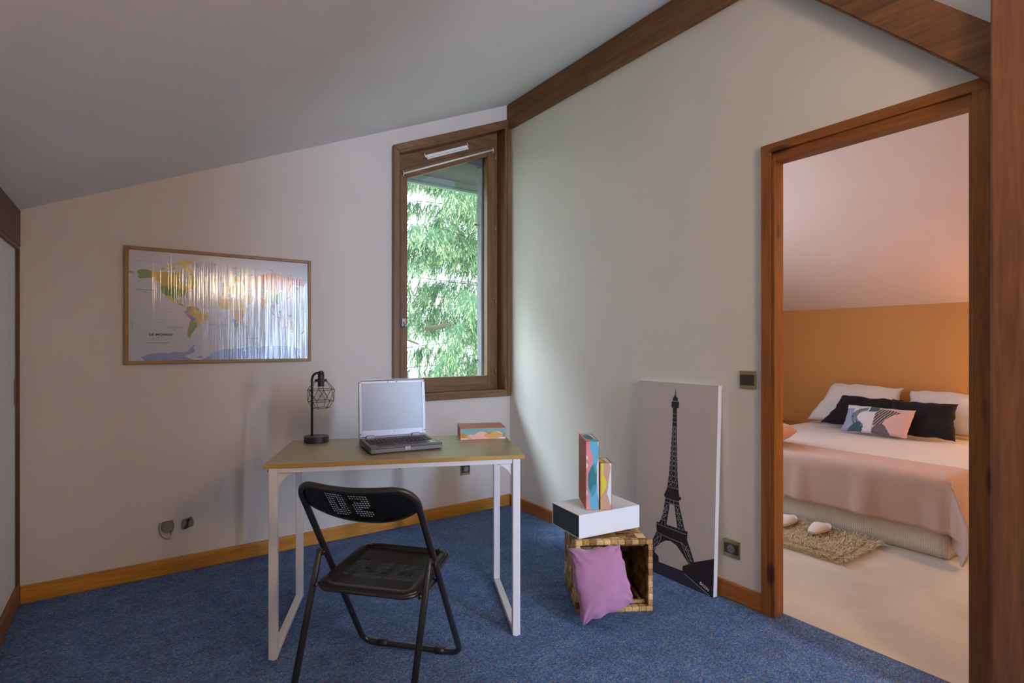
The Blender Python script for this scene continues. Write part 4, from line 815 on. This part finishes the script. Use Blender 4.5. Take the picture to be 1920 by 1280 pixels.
for lo, hi in (((-Wb, yf, .006), (-Wb+th_, yk, HH)), ((Wb-th_, yf, .006), (Wb, yk, HH)), ((-Wb+th_, yf, HH-th_), (Wb-th_, yk, HH)), ((-Wb+th_, yf, .006), (Wb-th_, yk, .006+th_)), ((-Wb+th_, yk-th_, .006+th_), (Wb-th_, yk, HH-th_))): box(core, lo, hi, 0)
lc = core.loops.layers.color.new('tint')
for f in core.faces:
    for lp in f.loops: lp[lc] = (.42, .28, .13, 1)
obj('basket_core', core, 'wicker', bk)
weave('woven_panel', (-Wb, yk, .006), (0, yf-yk, 0), (0, 0, HH-.006), (-1, 0, 0), 8, 8)
weave('woven_panel', (Wb, yf, .006), (0, yk-yf, 0), (0, 0, HH-.006), (1, 0, 0), 9, 10)
weave('woven_panel', (-Wb, yf, HH), (2*Wb, 0, 0), (0, yk-yf, 0), (0, 0, 1), 8, 7)
weave('woven_panel', (Wb, yk, .006), (-2*Wb, 0, 0), (0, 0, HH-.006), (0, 1, 0), 10, 9)
i_ = th_
weave('woven_lining', (Wb-i_, yk-i_, .019), (0, yf-yk+i_, 0), (0, 0, HH-.032), (-1, 0, 0), 8, 8, .8)
weave('woven_lining', (-Wb+i_, yf, .019), (0, yk-yf-i_, 0), (0, 0, HH-.032), (1, 0, 0), 8, 8, .8)
weave('woven_lining', (-Wb+i_, yk-i_, .019), (2*Wb-2*i_, 0, 0), (0, 0, HH-.032), (0, -1, 0), 8, 8, .8)
# rim made of short wrapped strands
bm = new(); lay_ = bm.loops.layers.color.new('tint')
def rimseg(lo, hi):
    col = rb.choice(TINT); n0 = len(bm.faces); vs_ = box(bm, lo, hi, .004, 0)
    for f in {f for v in vs_ for f in v.link_faces}:
        for lp in f.loops: lp[lay_] = (*col, 1)
R0, R1 = -Db-.004, -Db+.026; e1 = .016
n_ = 11; x0, x1 = -Wb-.006, Wb+.006
for k in range(n_):
    a = x0+(x1-x0)*k/n_; b = x0+(x1-x0)*(k+1)/n_
    rimseg((a, R0, 0.0), (b, R1, e1+.006)); rimseg((a, R0, .322-e1-.006), (b, R1, .322))
for k in range(10):
    a = .022+(.278)*k/10; b = .022+.278*(k+1)/10
    rimseg((x0, R0, a), (x0+e1+.006, R1, b)); rimseg((x1-e1-.006, R0, a), (x1, R1, b))
obj('rim', bm, 'wicker', bk)
bm = new(); box(bm, (-Wb+.02, -Db+.03, .022), (Wb-.02, -Db+.045, .036), .002); box(bm, (-Wb+.018, yk-.032, .022), (Wb-.018, yk-.018, .034), .002); box(bm, (Wb-.045, -Db+.03, .021), (Wb-.030, yk-.03, .032), .002); box(bm, (-Wb+.03, yk-.034, .03), (-Wb+.044, yk-.02, HH-.02), .002)
obj('inner_batten', bm, 'basket_wood', bk)
# cushion leaning out of the basket
pillow('cushion', [(-.772, -1.655, .016), (-.553, -1.748, .085), (-.553, -1.664, .316), (-.756, -1.552, .305)], .115, 'orchid', nu=72, nv=72, pinch=.04, seed=4, wr=.009, exp=.36,
       label='orchid pink cushion leaning against the open wicker basket', cat='cushion')

# ---------------------------------------------------------------- canvas painting
O_ = Vector((-.068, -1.300, 0.002)); Vv = Vector((math.sin(.04), 0, math.cos(.04))); Nn_ = Vector((-math.cos(.04), 0, math.sin(.04)))
pe = empty('painting', (-.068, -1.548, 0), label='tall grey canvas with a black iron tower, leaning on the partition wall', cat='painting')
def cp(u, v_, n=0): return O_+Vector((0, -u, 0))+Vv*v_+Nn_*n-Vector((-.068, -1.548, 0))
bm = new(); a = [cp(0, 0), cp(.497, 0), cp(.497, 1), cp(0, 1)]; prism(bm, a, -Nn_*.028, 1)
for f in bm.faces:
    if f.normal.dot(Nn_) > .9: f.material_index = 0
names = ['canvas', 'canvas_edge', 'ink', 'ink2', 'line']
def paint(poly, mi, n): poly2d(bm, poly, lambda x, y: cp(x, y, .0003*n), mi)
Lft = [(.2465, .976), (.2445, .943), (.238, .927), (.232, .922), (.231, .905), (.225, .902), (.224, .873), (.233, .870), (.2345, .823), (.232, .737), (.226, .629), (.221, .542), (.215, .490), (.209, .451)]
Rgt = [(.281, .462), (.277, .500), (.273, .531), (.267, .635), (.263, .741), (.2605, .825), (.259, .872), (.270, .873), (.272, .906), (.264, .907), (.263, .924), (.254, .928), (.250, .944)]
paint(Lft+Rgt, 2, 1)
paint([(.209, .451), (.196, .426), (.192, .418), (.192, .411), (.200, .405), (.197, .378), (.290, .376), (.287, .409), (.298, .412), (.300, .425), (.288, .428), (.281, .462)], 2, 1)
paint([(.197, .378), (.190, .330), (.177, .290), (.165, .267), (.212, .267), (.222, .327), (.229, .378)], 2, 1)
paint([(.258, .378), (.266, .338), (.280, .269), (.326, .267), (.303, .342), (.290, .378)], 2, 1)
paint([(.148, .267), (.343, .267), (.343, .262), (.341, .224), (.150, .215), (.147, .240)], 2, 1)
paint([(.150, .216), (.341, .226), (.362, .183), (.386, .130), (.356, .109), (.336, .128), (.306, .156), (.275, .181), (.239, .190), (.209, .184), (.178, .163), (.150, .133), (.137, .105), (.108, .105), (.124, .165)], 2, 1)
paint([(.085, .051), (.085, .106), (.137, .106), (.167, .088), (.168, .058)], 2, 2)
paint([(0, .055), (.169, .062), (.319, .066), (.319, .063), (.497, .0), (0, .0)], 3, 2)
paint([(.319, .089), (.386, .130), (.497, .182), (.497, .0), (.478, .0), (.319, .062)], 2, 3)
def lines(pts, w_=.0028): 
    for q in strip(pts, w_): paint(q, 4, 5)
lines([(.33, .056), (.478, .002)], .003)
def edge(pl, v_):
    for (x0, y0), (x1, y1) in zip(pl, pl[1:]):
        if (y0-v_)*(y1-v_) <= 0 and y0 != y1: return x0+(x1-x0)*(v_-y0)/(y1-y0)
    return pl[-1][0]
lv = [.86, .84, .82, .80, .775, .75, .725, .70, .675, .65, .625, .60, .575, .55, .522, .492, .462]
for k, (v0, v1) in enumerate(zip(lv, lv[1:])):
    l0, l1 = edge(Lft, v0)+.003, edge(Lft, v1)+.003; q0, q1 = edge(Rgt, v0)-.003, edge(Rgt, v1)-.003
    lines([(l1, v1), (q1, v1)], .0018)
    if k > 3:
        m0, m1 = l0+(q0-l0)*.55, l1+(q1-l1)*.55; lines([(l0, v0), (m1, v1)], .0016); lines([(m0, v0), (l1, v1)], .0016)
        lines([(m0+.004, v0), (q1, v1)], .0014); lines([(q0, v0), (m1+.004, v1)], .0014)
lines([(.200, .400), (.288, .400)], .002); lines([(.200, .382), (.288, .380)], .002)
for u in (.232, .255): lines([(u, .400), (u, .382)], .002)
def xs(a, b, c_, d_, n):
    """lattice crosses in a leg: a,b top left/right; c_,d_ bottom left/right"""
    for k in range(n):
        t0, t1 = k/n, (k+1)/n
        la, lb = [tuple(a[i]+(c_[i]-a[i])*t for i in (0, 1)) for t in (t0, t1)]; ra, rb2 = [tuple(b[i]+(d_[i]-b[i])*t for i in (0, 1)) for t in (t0, t1)]
        lines([la, rb2], .0022); lines([ra, lb], .0022); lines([lb, rb2], .002)
xs((.204, .372), (.222, .372), (.174, .285), (.206, .285), 3); xs((.268, .370), (.286, .370), (.286, .285), (.314, .285), 3)
for k in range(8): lines([(.160+k*.022, .276), (.160+k*.022, .262)], .002)
lines([(.150, .255), (.336, .250)], .0022); lines([(.152, .214), (.185, .205)], .002); lines([(.190, .206), (.318, .200)], .0022); lines([(.186, .212), (.168, .16), (.132, .112)], .0025); lines([(.306, .206), (.336, .15), (.362, .112)], .0025)
xs((.152, .206), (.176, .200), (.118, .125), (.142, .125), 2); xs((.316, .200), (.345, .198), (.362, .130), (.376, .130), 3)
lines([(.230, .905), (.268, .905)], .002)
obj('canvas', bm, names, pe)
mt = Matrix.Translation(cp(.420, .040, .0022)) @ Matrix((( 0, Vv.x, Nn_.x, 0), (-1, Vv.y, Nn_.y, 0), (0, Vv.z, Nn_.z, 0), (0, 0, 0, 1))) @ Matrix.Rotation(-.40, 4, 'Z')
text_obj('signature', 'BAZIN', .019, mt, 'logo', pe, .0002, bold=.0003)

# ---------------------------------------------------------------- folding chair
ch = empty('folding_chair', (-1.630, -1.569, 0), -.842, label='black metal folding chair with perforated number 02 on the backrest', cat='chair')
yT, zT, yF, zF = -.165, .760, .277, .011
dn = Vector((0, yF-yT, zF-zT)); Ltot = dn.length; dn.normalize(); TR = .0112; CW = .205
nr = Vector((0, dn.z, -dn.y))  # rearward normal of the backrest plane
if nr.y > 0: nr = -nr
def bp(s, r): return Vector((s, yT, zT))+dn*r+nr*(.030*(1-(s/CW)**2)*max(0, 1-r/.20))
# upper and lower loops of the main tube, in one frame
pth = []
Rt = .085
for k in range(9):
    pass
left = [Vector((-CW, yT, zT))+dn*Ltot*t for t in (1.0,)]
top = []
rc = .075
for k in range(0, 13):
    a = PI/2*k/12; top.append((-CW+rc-rc*math.cos(a), rc-rc*math.sin(a)))
top += [(-CW+rc+(2*CW-2*rc)*k/14, 0) for k in range(1, 14)]
for k in range(0, 13):
    a = PI/2*k/12; top.append((CW-rc+rc*math.sin(a), rc-rc*math.cos(a)))
side = [(-CW, r) for r in (.26, .20, .14, .10)]
P1 = [bp(s, r) for s, r in side]+[bp(s, r) for s, r in top]+[bp(-s, r) for s, r in side[::-1]]
e = Ltot
lowL = round_path([bp(-CW, .26), Vector((-CW, yF, zF)), Vector((CW, yF, zF)), bp(CW, .26)], .050, 10)
path = P1+lowL[::-1][1:-1]
bm = new(); tube(bm, path, TR, 14, closed=True); obj('main_tube_frame', bm, 'black_tube', ch)
# rear legs with their own lower crossbar
RW = .2035; yRt, zRt, yR = -.030, .492, -.211
for sx in (-1, 1):
    bm = new(); a = Vector((sx*RW, yRt, zRt)); b = Vector((sx*RW, yR, .012)); tube(bm, [a, a+(b-a)*.05, a+(b-a)*.10, b], [.0085, .0095, TR, TR], 14); obj('rear_leg', bm, 'black_tube', ch)
    bm = new(); cyl(bm, (sx*(RW-.014), -.018, .474), (sx*(RW+.016), -.018, .474), .0065, 12); cyl(bm, (sx*(RW+.013), -.018, .474), (sx*(RW+.019), -.018, .474), .0095, 12); box(bm, (sx*RW-.004, -.034, .462), (sx*RW+.004, .014, .486), .003); obj('pivot', bm, 'steel' if sx > 9 else 'black_tube', ch)
    # seat support link
    bm = new(); tube(bm, [(sx*(CW-.016), -.085, .385), (sx*(CW-.016), .075, .382)], .006, 8); cyl(bm, (sx*(CW-.022), -.07, .388), (sx*(CW+.008), -.07, .388), .006, 10); cyl(bm, (sx*(CW-.022), .055, .384), (sx*(CW+.008), .055, .384), .006, 10); obj('seat_link', bm, 'black_tube', ch)
bm = new(); cyl(bm, (-RW, -.195, .06), (RW, -.195, .06), .008, 12); obj('rear_crossbar', bm, 'black_tube', ch)
for x in (-.12, .12):
    bm = new(); cyl(bm, (x-.02, yF, zF), (x+.02, yF, zF), TR+.0022, 14); obj('floor_sleeve', bm, 'matte_black', ch)
# glyphs
G0 = ['1111111', '1111111', '1110111', '1110111', '1110111', '1110111', '1110111', '1111111', '1111111', '0111110']
G2 = ['1111111', '1111111', '0000111', '0111111', '1111111', '1111110', '1110000', '1111111', '1111111', '0111110']
holes = []
for gi, g in enumerate((G0, G2)):
    for r_, row in enumerate(g):
        for c_, ch_ in enumerate(row):
            if ch_ == '1': holes.append((-.0965+gi*.0850+c_*.0094, .0285+r_*.0112))
def edge_r(s):
    return .098+.066*max(0, 1-(abs(s)/CW)**2.2)
out = []
a_ = [(s, r) for s, r in top]
out = a_[:]                                # along the tube, left to right (r measured down)
out += [(CW, .105)]
n_ = 28
out += [(CW-.004-(2*CW-.008)*k/n_, edge_r(CW-(2*CW)*k/n_)) for k in range(1, n_)]
out += [(-CW, .105)]
inner = []
def f3(s, r):
    d_edge = 0
    return bp(s, r)+nr*(.0)
inn = [(s*.94, .014+(r)*.90) for s, r in top]
bm = perforated(out, holes, .0034, f3, pitch=.016)
for f in bm.faces: f.smooth = True
bp_o = obj('backrest_panel', bm, 'black_metal', ch, label='black backrest sheet with 02 punched in round holes'); solid(bp_o, .0016)
# rolled lower edge
bm = new(); tube(bm, [bp(s, r) for s, r in out[len(a_)+1:-1]], .0028, 8); obj('backrest_lip', bm, 'black_tube', ch)
# seat: pressed pan with raised rim and CITY punched in
s0, s1, sw, zs_, rise = -.100, .243, .181, .397, .026
def rrect(w0, y0, y1, rad, n=8, taper=0):
    o = []
    for cx, cy, a0 in ((w0-rad, y1-rad, 0), (-w0+rad, y1-rad, PI/2), (-w0+rad, y0+rad, PI), (w0-rad, y0+rad, 1.5*PI)):
        for k in range(n+1):
            a = a0+PI/2*k/n; o.append((cx+rad*math.cos(a), cy+rad*math.sin(a)))
    return o
outl = rrect(sw, s0, s1, .055)
def dist_in(x, y, rad=.055):
    qx = abs(x)-(sw-rad); qy = abs(y-(s0+s1)/2)-((s1-s0)/2-rad)
    return rad-(math.hypot(max(qx, 0), max(qy, 0))+min(max(qx, qy), 0))
def seat3(x, y):
    d_ = dist_in(x, y); z = zs_+rise*(y-s0)/(s1-s0)
    prof = -.010*(1-min(1, max(0, d_)/.006))**2 if d_ < .006 else 0
    if d_ > .024: prof = -.009*min(1, (d_-.024)/.010)**.8
    if d_ > .034: prof = -.009-.004*min(1, (d_-.034)/.08)
    return Vector((x, y, z+prof))
Lt = dict(C=['0111110', '1111111', '1110011', '1110000', '1110000', '1110000', '1110000', '1110011', '1111111', '0111110'], I=['111']*10,
          T=['1111111', '1111111']+['0011100']*8, Y=['1100011', '1100011', '1110111', '1110111', '0111110', '0111110', '0011100', '0011100', '0011100', '0011100'])
sh = []; x = .128
for c_ in 'CITY':
    g = Lt[c_]; wch = len(g[0])
    for r_, row in enumerate(g):
        for q, b_ in enumerate(row):
            if b_ == '1': sh.append((x-q*.0098, .020+r_*.0104))
    x -= (wch+1.3)*.0098
offs = [rrect(sw-d_, s0+d_, s1-d_, .055-d_*.8) for d_ in (.006, .024, .034)]
bm = perforated(outl, sh, .0028, seat3, offs, pitch=.018)
for f in bm.faces: f.smooth = True
so = obj('seat', bm, 'black_metal', ch, label='glossy black seat pan with CITY punched in round holes'); solid(so, .0016)
bm = new(); tube(bm, [seat3(x, y)+Vector((0, 0, -.0005)) for x, y in rrect(sw+.001, s0-.001, s1+.001, .056)], .0068, 10, closed=True); obj('seat_rim', bm, 'black_tube', ch)

# ================================================================ bedroom
BX0, BX1, BY0, BY1, BZ = 1.435, 3.34, -2.225, -.625, .435
bed = empty('bed', (2.38, -1.42, 0), label='double bed with ribbed cream skirt in the bedroom beyond the doorway', cat='bed')
def rel(o_, v): return Vector(v)-o_.location
def bpart(name, bm, m_, **k):
    bmesh.ops.translate(bm, verts=bm.verts, vec=-bed.location); return obj(name, bm, m_, bed, **k)
bpart('mattress', bbox((BX0+.02, BY0+.02, .22), (BX1, BY1-.02, .425), .03), 'duvet')
bpart('bed_base', bbox((BX0+.05, BY0+.05, .06), (BX1-.02, BY1-.05, .22), .01), 'duvet')
for x in (BX0+.15, BX1-.15):
    for y in (BY0+.15, BY1-.15): bpart('leg', bbox((x-.025, y-.025, .002), (x+.025, y+.025, .06), .004), 'matte_black')
# skirt: wavy hanging sheet around foot and sides
bm = new(); per = []
for k in range(41): per.append((BX1-(BX1-BX0)*k/40, BY1, 0, 1))
for k in range(1, 81): per.append((BX0, BY1+(BY0-BY1)*k/80, -1, 0))
for k in range(1, 41): per.append((BX0+(BX1-BX0)*k/40, BY0, 0, -1))
rows = []
for j in range(9):
    t = j/8; row = []
    for i, (x, y, nx, ny) in enumerate(per):
        w_ = .006+.030*t+.012*t*mnoise.noise(Vector((x*3, y*3, 1)))
        if i == 40 or i == 120: nx, ny = -1, (1 if i == 40 else -1)
        row.append(bm.verts.new((x+nx*w_, y+ny*w_, .40*(1-t)+.004)))
    rows.append(row)
for a, b in zip(rows, rows[1:]):
    for i in range(len(per)-1):
        f = bm.faces.new((a[i], a[i+1], b[i+1], b[i])); f.smooth = True
solid(bpart('bed_skirt', bm, 'skirt', label='ribbed cream valance hanging to the floor'), .003)
# drape helper
def drape(name, x0, front, side_l, side_r, z, matn, thick, bulge, fold, seed, hem=0, off=0, **k):
    """cloth lying on the bed from x0 to the foot, hanging down by front / side lengths"""
    fx, yl, yr = BX0-.018-thick-off, BY1+.012+thick+off, BY0-.012-thick-off
    du = .022; na = int((yl-yr+side_l+side_r)/du); nb = int((BX1-.02 if x0 is None else x0-fx)/du+front/du) if x0 else int((BX1-.03-fx+front)/du)
    X0 = x0 or BX1-.03; bm = new(); g = []
    for i in range(na+1):
        row = []; s = yl+side_l-(yl-yr+side_l+side_r)*i/na
        for j in range(nb+1):
            t = X0-(X0-fx+front)*j/nb
            if hem: t += hem*math.sin(s*2.1+1)*(j/nb)*.0
            ds = max(0, s-yl) or -max(0, yr-s); dt = max(0, fx-t)
            wz_ = .006*mnoise.noise(Vector((s*3+seed, t*3, 0)))
            if ds == 0 and dt == 0:
                ed = min(abs(s-yl), abs(s-yr), abs(t-fx)); p = Vector((t, s, z+wz_-.012*max(0, 1-ed/.05)**2))
            elif ds == 0:
                fo = fold*(math.sin(s*17+seed)+.6*math.sin(s*31+2*seed)+.8*mnoise.noise(Vector((s*5, seed, 0))))*min(1, dt/.25)
                p = Vector((fx-.012*min(1, dt/.05)-abs(fo)*.5-.04*dt-fo*.5, s, z-.012-max(0, dt-.008)))
            elif dt == 0:
                fo = fold*(math.sin(t*16+seed)+.6*math.sin(t*29+seed))*min(1, abs(ds)/.25); sg = 1 if ds > 0 else -1
                p = Vector((t, (yl if ds > 0 else yr)+sg*(.012*min(1, abs(ds)/.05)+abs(fo)*.5+.04*abs(ds)+fo*.4), z-.012-max(0, abs(ds)-.008)))
            else:
                sg = 1 if ds > 0 else -1; r_ = math.hypot(ds, dt); ph = math.atan2(abs(ds), dt); bu = math.sin(2*ph)**1.6*bulge*min(1, r_/.22)*(1 if r_ < .34 else max(.35, 1-(r_-.34)*4))
                zz = z-.012-r_*(.97 if ph < 2 else 1)
                wob = .012*math.sin(ph*7+seed)*min(1, r_/.3)
                p = Vector((fx-.012-.03*r_*math.cos(ph)-bu*.85-wob, (yl if ds > 0 else yr)+sg*(.012+.03*r_*math.sin(ph)+bu*.9), max(zz, .012+thick)))
                if zz < .012+thick:
                    ex = .012+thick-zz; p.x -= ex*.2; p.y += sg*ex*.45
            row.append(bm.verts.new(p))
        g.append(row)
    for i in range(na):
        for j in range(nb):
            f = bm.faces.new((g[i][j], g[i][j+1], g[i+1][j+1], g[i+1][j])); f.smooth = True
    o = obj(name, bm, matn, None, **k); solid(o, thick, 1 if False else 0); return o
drape('duvet', None, .13, .13, .13, BZ, 'duvet', .008, .02, .002, 3, label='smooth white duvet covering the bed under the pillows', cat='duvet')
drape('throw_blanket', 1.78, .295, .295, .38, BZ+.016, 'throw', .007, .12, .014, 1.3, off=.024, label='pinkish beige blanket spread over the foot of the bed, corner touching the floor', cat='blanket')

# pillows
def lean(y_l, y_r, xb, zb, xt, zt_, dzl=0, dyb=(0, 0)): return [(xb, y_l+dyb[0], zb), (xb, y_r+dyb[1], zb), (xt, y_r, zt_), (xt, y_l, zt_+dzl)]
pillow('bed_pillow', lean(-.80, -1.385, 3.08, .475, 3.26, .815, .018, (.16, .0)), .17, 'pillow_white', seed=1, wr=.012, pinch=.05, label='white pillow against the orange wall behind the left black pillow', cat='pillow')
pillow('bed_pillow', lean(-1.43, -2.06, 3.10, .475, 3.26, .800), .17, 'pillow_white', seed=2, wr=.012, pinch=.05, label='white pillow against the orange wall at the right, behind the larger black pillow', cat='pillow')
pillow('bed_pillow', lean(-.975, -1.46, 2.90, .478, 3.06, .722, .008, (.12, 0)), .13, 'pillow_black', seed=3, wr=.010, pinch=.06, label='black pillow on the left, behind the patterned cushion', cat='pillow')
pillow('bed_pillow', lean(-1.415, -1.865, 2.80, .462, 2.94, .735, 0, (0, -.02)), .14, 'pillow_black', seed=5, wr=.010, pinch=.07, label='black pillow on the right with a pointed corner', cat='pillow')
LN = ['l_white', 'l_pink', 'l_lav', 'l_petrol', 'l_grey', 'l_leaf']
def lum(u, v_):
    # u from left to right, v from bottom to top
    p = (u, v_)
    if inside(p, [(.38, 1.0), (.51, 1.0), (.50, .78), (.38, .74)]): return 3
    if u > .49:
        if inside(p, [(.46, -.1), (.46, .06), (.52, .20), (.58, .32), (.64, .34), (.69, .28), (.74, .10), (.80, -.1)]): return 4
        for a_, b_, w_ in (((.49, .28), (.76, .86), .085), ((.50, .16), (.68, .58), .03), ((.49, .06), (.62, .36), .02)):
            t = ((u-a_[0])*(b_[0]-a_[0])+(v_-a_[1])*(b_[1]-a_[1]))/((b_[0]-a_[0])**2+(b_[1]-a_[1])**2)
            if 0 <= t <= 1:
                cx, cy = a_[0]+t*(b_[0]-a_[0]), a_[1]+t*(b_[1]-a_[1])+.14*math.sin(PI*t)
                if abs(v_-cy) < w_*1.9*math.sin(PI*min(1, t*.8+.12)): return 5 if (int((u-v_*.3)*90) % 4) else 1
        return 1
    if inside(p, [(.20, .28), (.30, .36), (.36, .06), (.28, -.1), (.08, -.1)]): return 3
    d_ = math.hypot((u-.42)*1.35, v_-.52)
    if .26 < d_ < .40 and u < .36 and v_ > .05: return 3 if (int(d_*200) % 5) else 0
    if u < .14 or (u < .2 and v_ < .5): return 2 if v_ < .86 else 0
    return 0
pillow('lumbar_cushion', lean(-1.152, -1.650, 2.66, .462, 2.76, .672, .006, (.02, .03)), .105, LN, nu=150, nv=72, seed=8, wr=.006, pinch=.045, paint=lum,
       label='small oblong cushion with leaf pattern in pink, petrol and lavender', cat='cushion')
pillow('throw_cushion', [(1.43, -1.265, .545), (1.83, -1.20, .540), (1.78, -.80, .555), (1.38, -.86, .555)], .16, 'pinkcush', seed=6, wr=.005, pinch=.02, exp=.33, label='pale pink cushion lying flat at the left foot corner of the bed', cat='cushion')

# bedside table with a glass lantern
ns = empty('bedside_table', (3.17, -.34, 0), label='low bedside table in the far left bedroom corner, behind the bed', cat='bedside table')
obj('carcass', bbox((-.19, -.20, .04), (.19, .20, .395), .004), 'pine_x', ns)
dr_ = obj('drawer', bbox((-.197, -.185, .22), (-.188, .185, .375), .003), 'pine_y', ns)
bm = new(); cyl(bm, (-.215, 0, .30), (-.195, 0, .30), .012, 12); obj('knob', bm, 'brass', dr_)
for sx in (-1, 1):
    for sy in (-1, 1): obj('leg', bbox((sx*.165-.02, sy*.175-.02, .002), (sx*.165+.02, sy*.175+.02, .04), .002), 'pine_z', ns)
gl = empty('glass_lamp', (3.10, -.335, .395), label='small clear glass lamp on a dark round base on the bedside table', cat='lamp')
bm = new(); lathe(bm, [(0, 0), (.05, 0), (.052, .004), (.052, .022), (.046, .028), (0, .028)], 28); obj('base', bm, 'matte_black', gl, smooth=40)
bm = new(); lathe(bm, [(.030, .028), (.036, .05), (.036, .10), (.024, .13), (.010, .14), (0, .14)], 24); obj('glass_shade', bm, 'bulb', gl)

# shaggy rug
rg = empty('shag_rug', (1.13, -1.46, .001), label='cream shaggy rug at the foot of the bed', cat='rug')
obj('backing', bbox((-.29, -.50, 0), (.215, .52, .012), .003), 'rug', rg)
rp = random.Random(9); V, F = [], []
for _ in range(15000):
    x, y = rp.uniform(-.295, .215), rp.uniform(-.505, .52)
    a = rp.uniform(0, 2*PI); ln = rp.uniform(.022, .045); le = rp.uniform(.2, 1.0); d_ = Vector((math.cos(a), math.sin(a), 0)); s_ = Vector((-d_.y, d_.x, 0))
    ex = max(0, abs(x)-.24)*6+max(0, abs(y)-.46)*6
    if ex: d_ = (d_+Vector((math.copysign(1, x)*(abs(x) > .24), math.copysign(1, y)*(abs(y) > .46), 0))).normalized(); le = min(1.1, le+.3)
    p = Vector((x, y, .008)); w_ = rp.uniform(.0022, .0042); i0 = len(V)
    for k in range(4):
        t = k/3; q = p+Vector((0, 0, 1))*ln*(math.sin(t*1.5)*(1-.35*le))*.92+d_*ln*le*t*t
        ww = w_*(1-.75*t); V.append(tuple(q-s_*ww)); V.append(tuple(q+s_*ww))
    for k in range(3): F.append((i0+2*k, i0+2*k+1, i0+2*k+3, i0+2*k+2))
me = bpy.data.meshes.new('pile'); me.from_pydata(V, [], F); me.materials.append(M['rug'])
for p in me.polygons: p.use_smooth = True
o = bpy.data.objects.new('pile', me); COL.objects.link(o); o.parent = rg; o['kind'] = 'stuff'
# slippers
def slipper(loc, rz, label):
    e = empty('slipper', loc, rz, label=label, cat='slipper', group='white slippers on the shaggy rug')
    def outline(s):
        t = (s+1)/2; return .048*(math.sin(PI*min(1, max(0, t))**.9)**.55)*(1-.12*math.sin(2*PI*t))
    bm = new(); n = 28; top, bot = [], []
    ol = [(math.cos(PI*k/n)*-1, 1) for k in range(n+1)]
    pts = [(-.135*math.cos(PI*k/n), outline(-math.cos(PI*k/n))) for k in range(n+1)]
    ring_ = pts+[(x, -y) for x, y in pts[-2:0:-1]]
    prism(bm, [(x, y, 0) for x, y in ring_], (0, 0, .012), 0, .002); obj('sole', bm, 'slipper', e, smooth=50)
    bm = new(); g = []
    for i in range(17):
        u = i/16; x = -.132+.150*u; wd = outline(min(1, max(-1, x/.135)))*.99+.001; hh = .012+.030*math.sin(PI/2*min(1, u*1.15))**.8; row = []
        for j in range(15):
            a = PI*j/14; row.append(bm.verts.new((x-.015*math.sin(a)*u, wd*math.cos(a), .009+(hh-.009)*math.sin(a)**.75)))
        g.append(row)
    for i in range(16):
        for j in range(14):
            f = bm.faces.new((g[i][j], g[i+1][j], g[i+1][j+1], g[i][j+1])); f.smooth = True
    solid(obj('upper', bm, 'slipper', e), .004)
    return e
slipper((1.195, -1.672, .047), .10, 'white slipper on the shaggy rug, the one nearer the rug edge and farther right')
slipper((1.18, -1.475, .047), .22, 'white slipper on the shaggy rug, partly hidden behind the left door jamb')
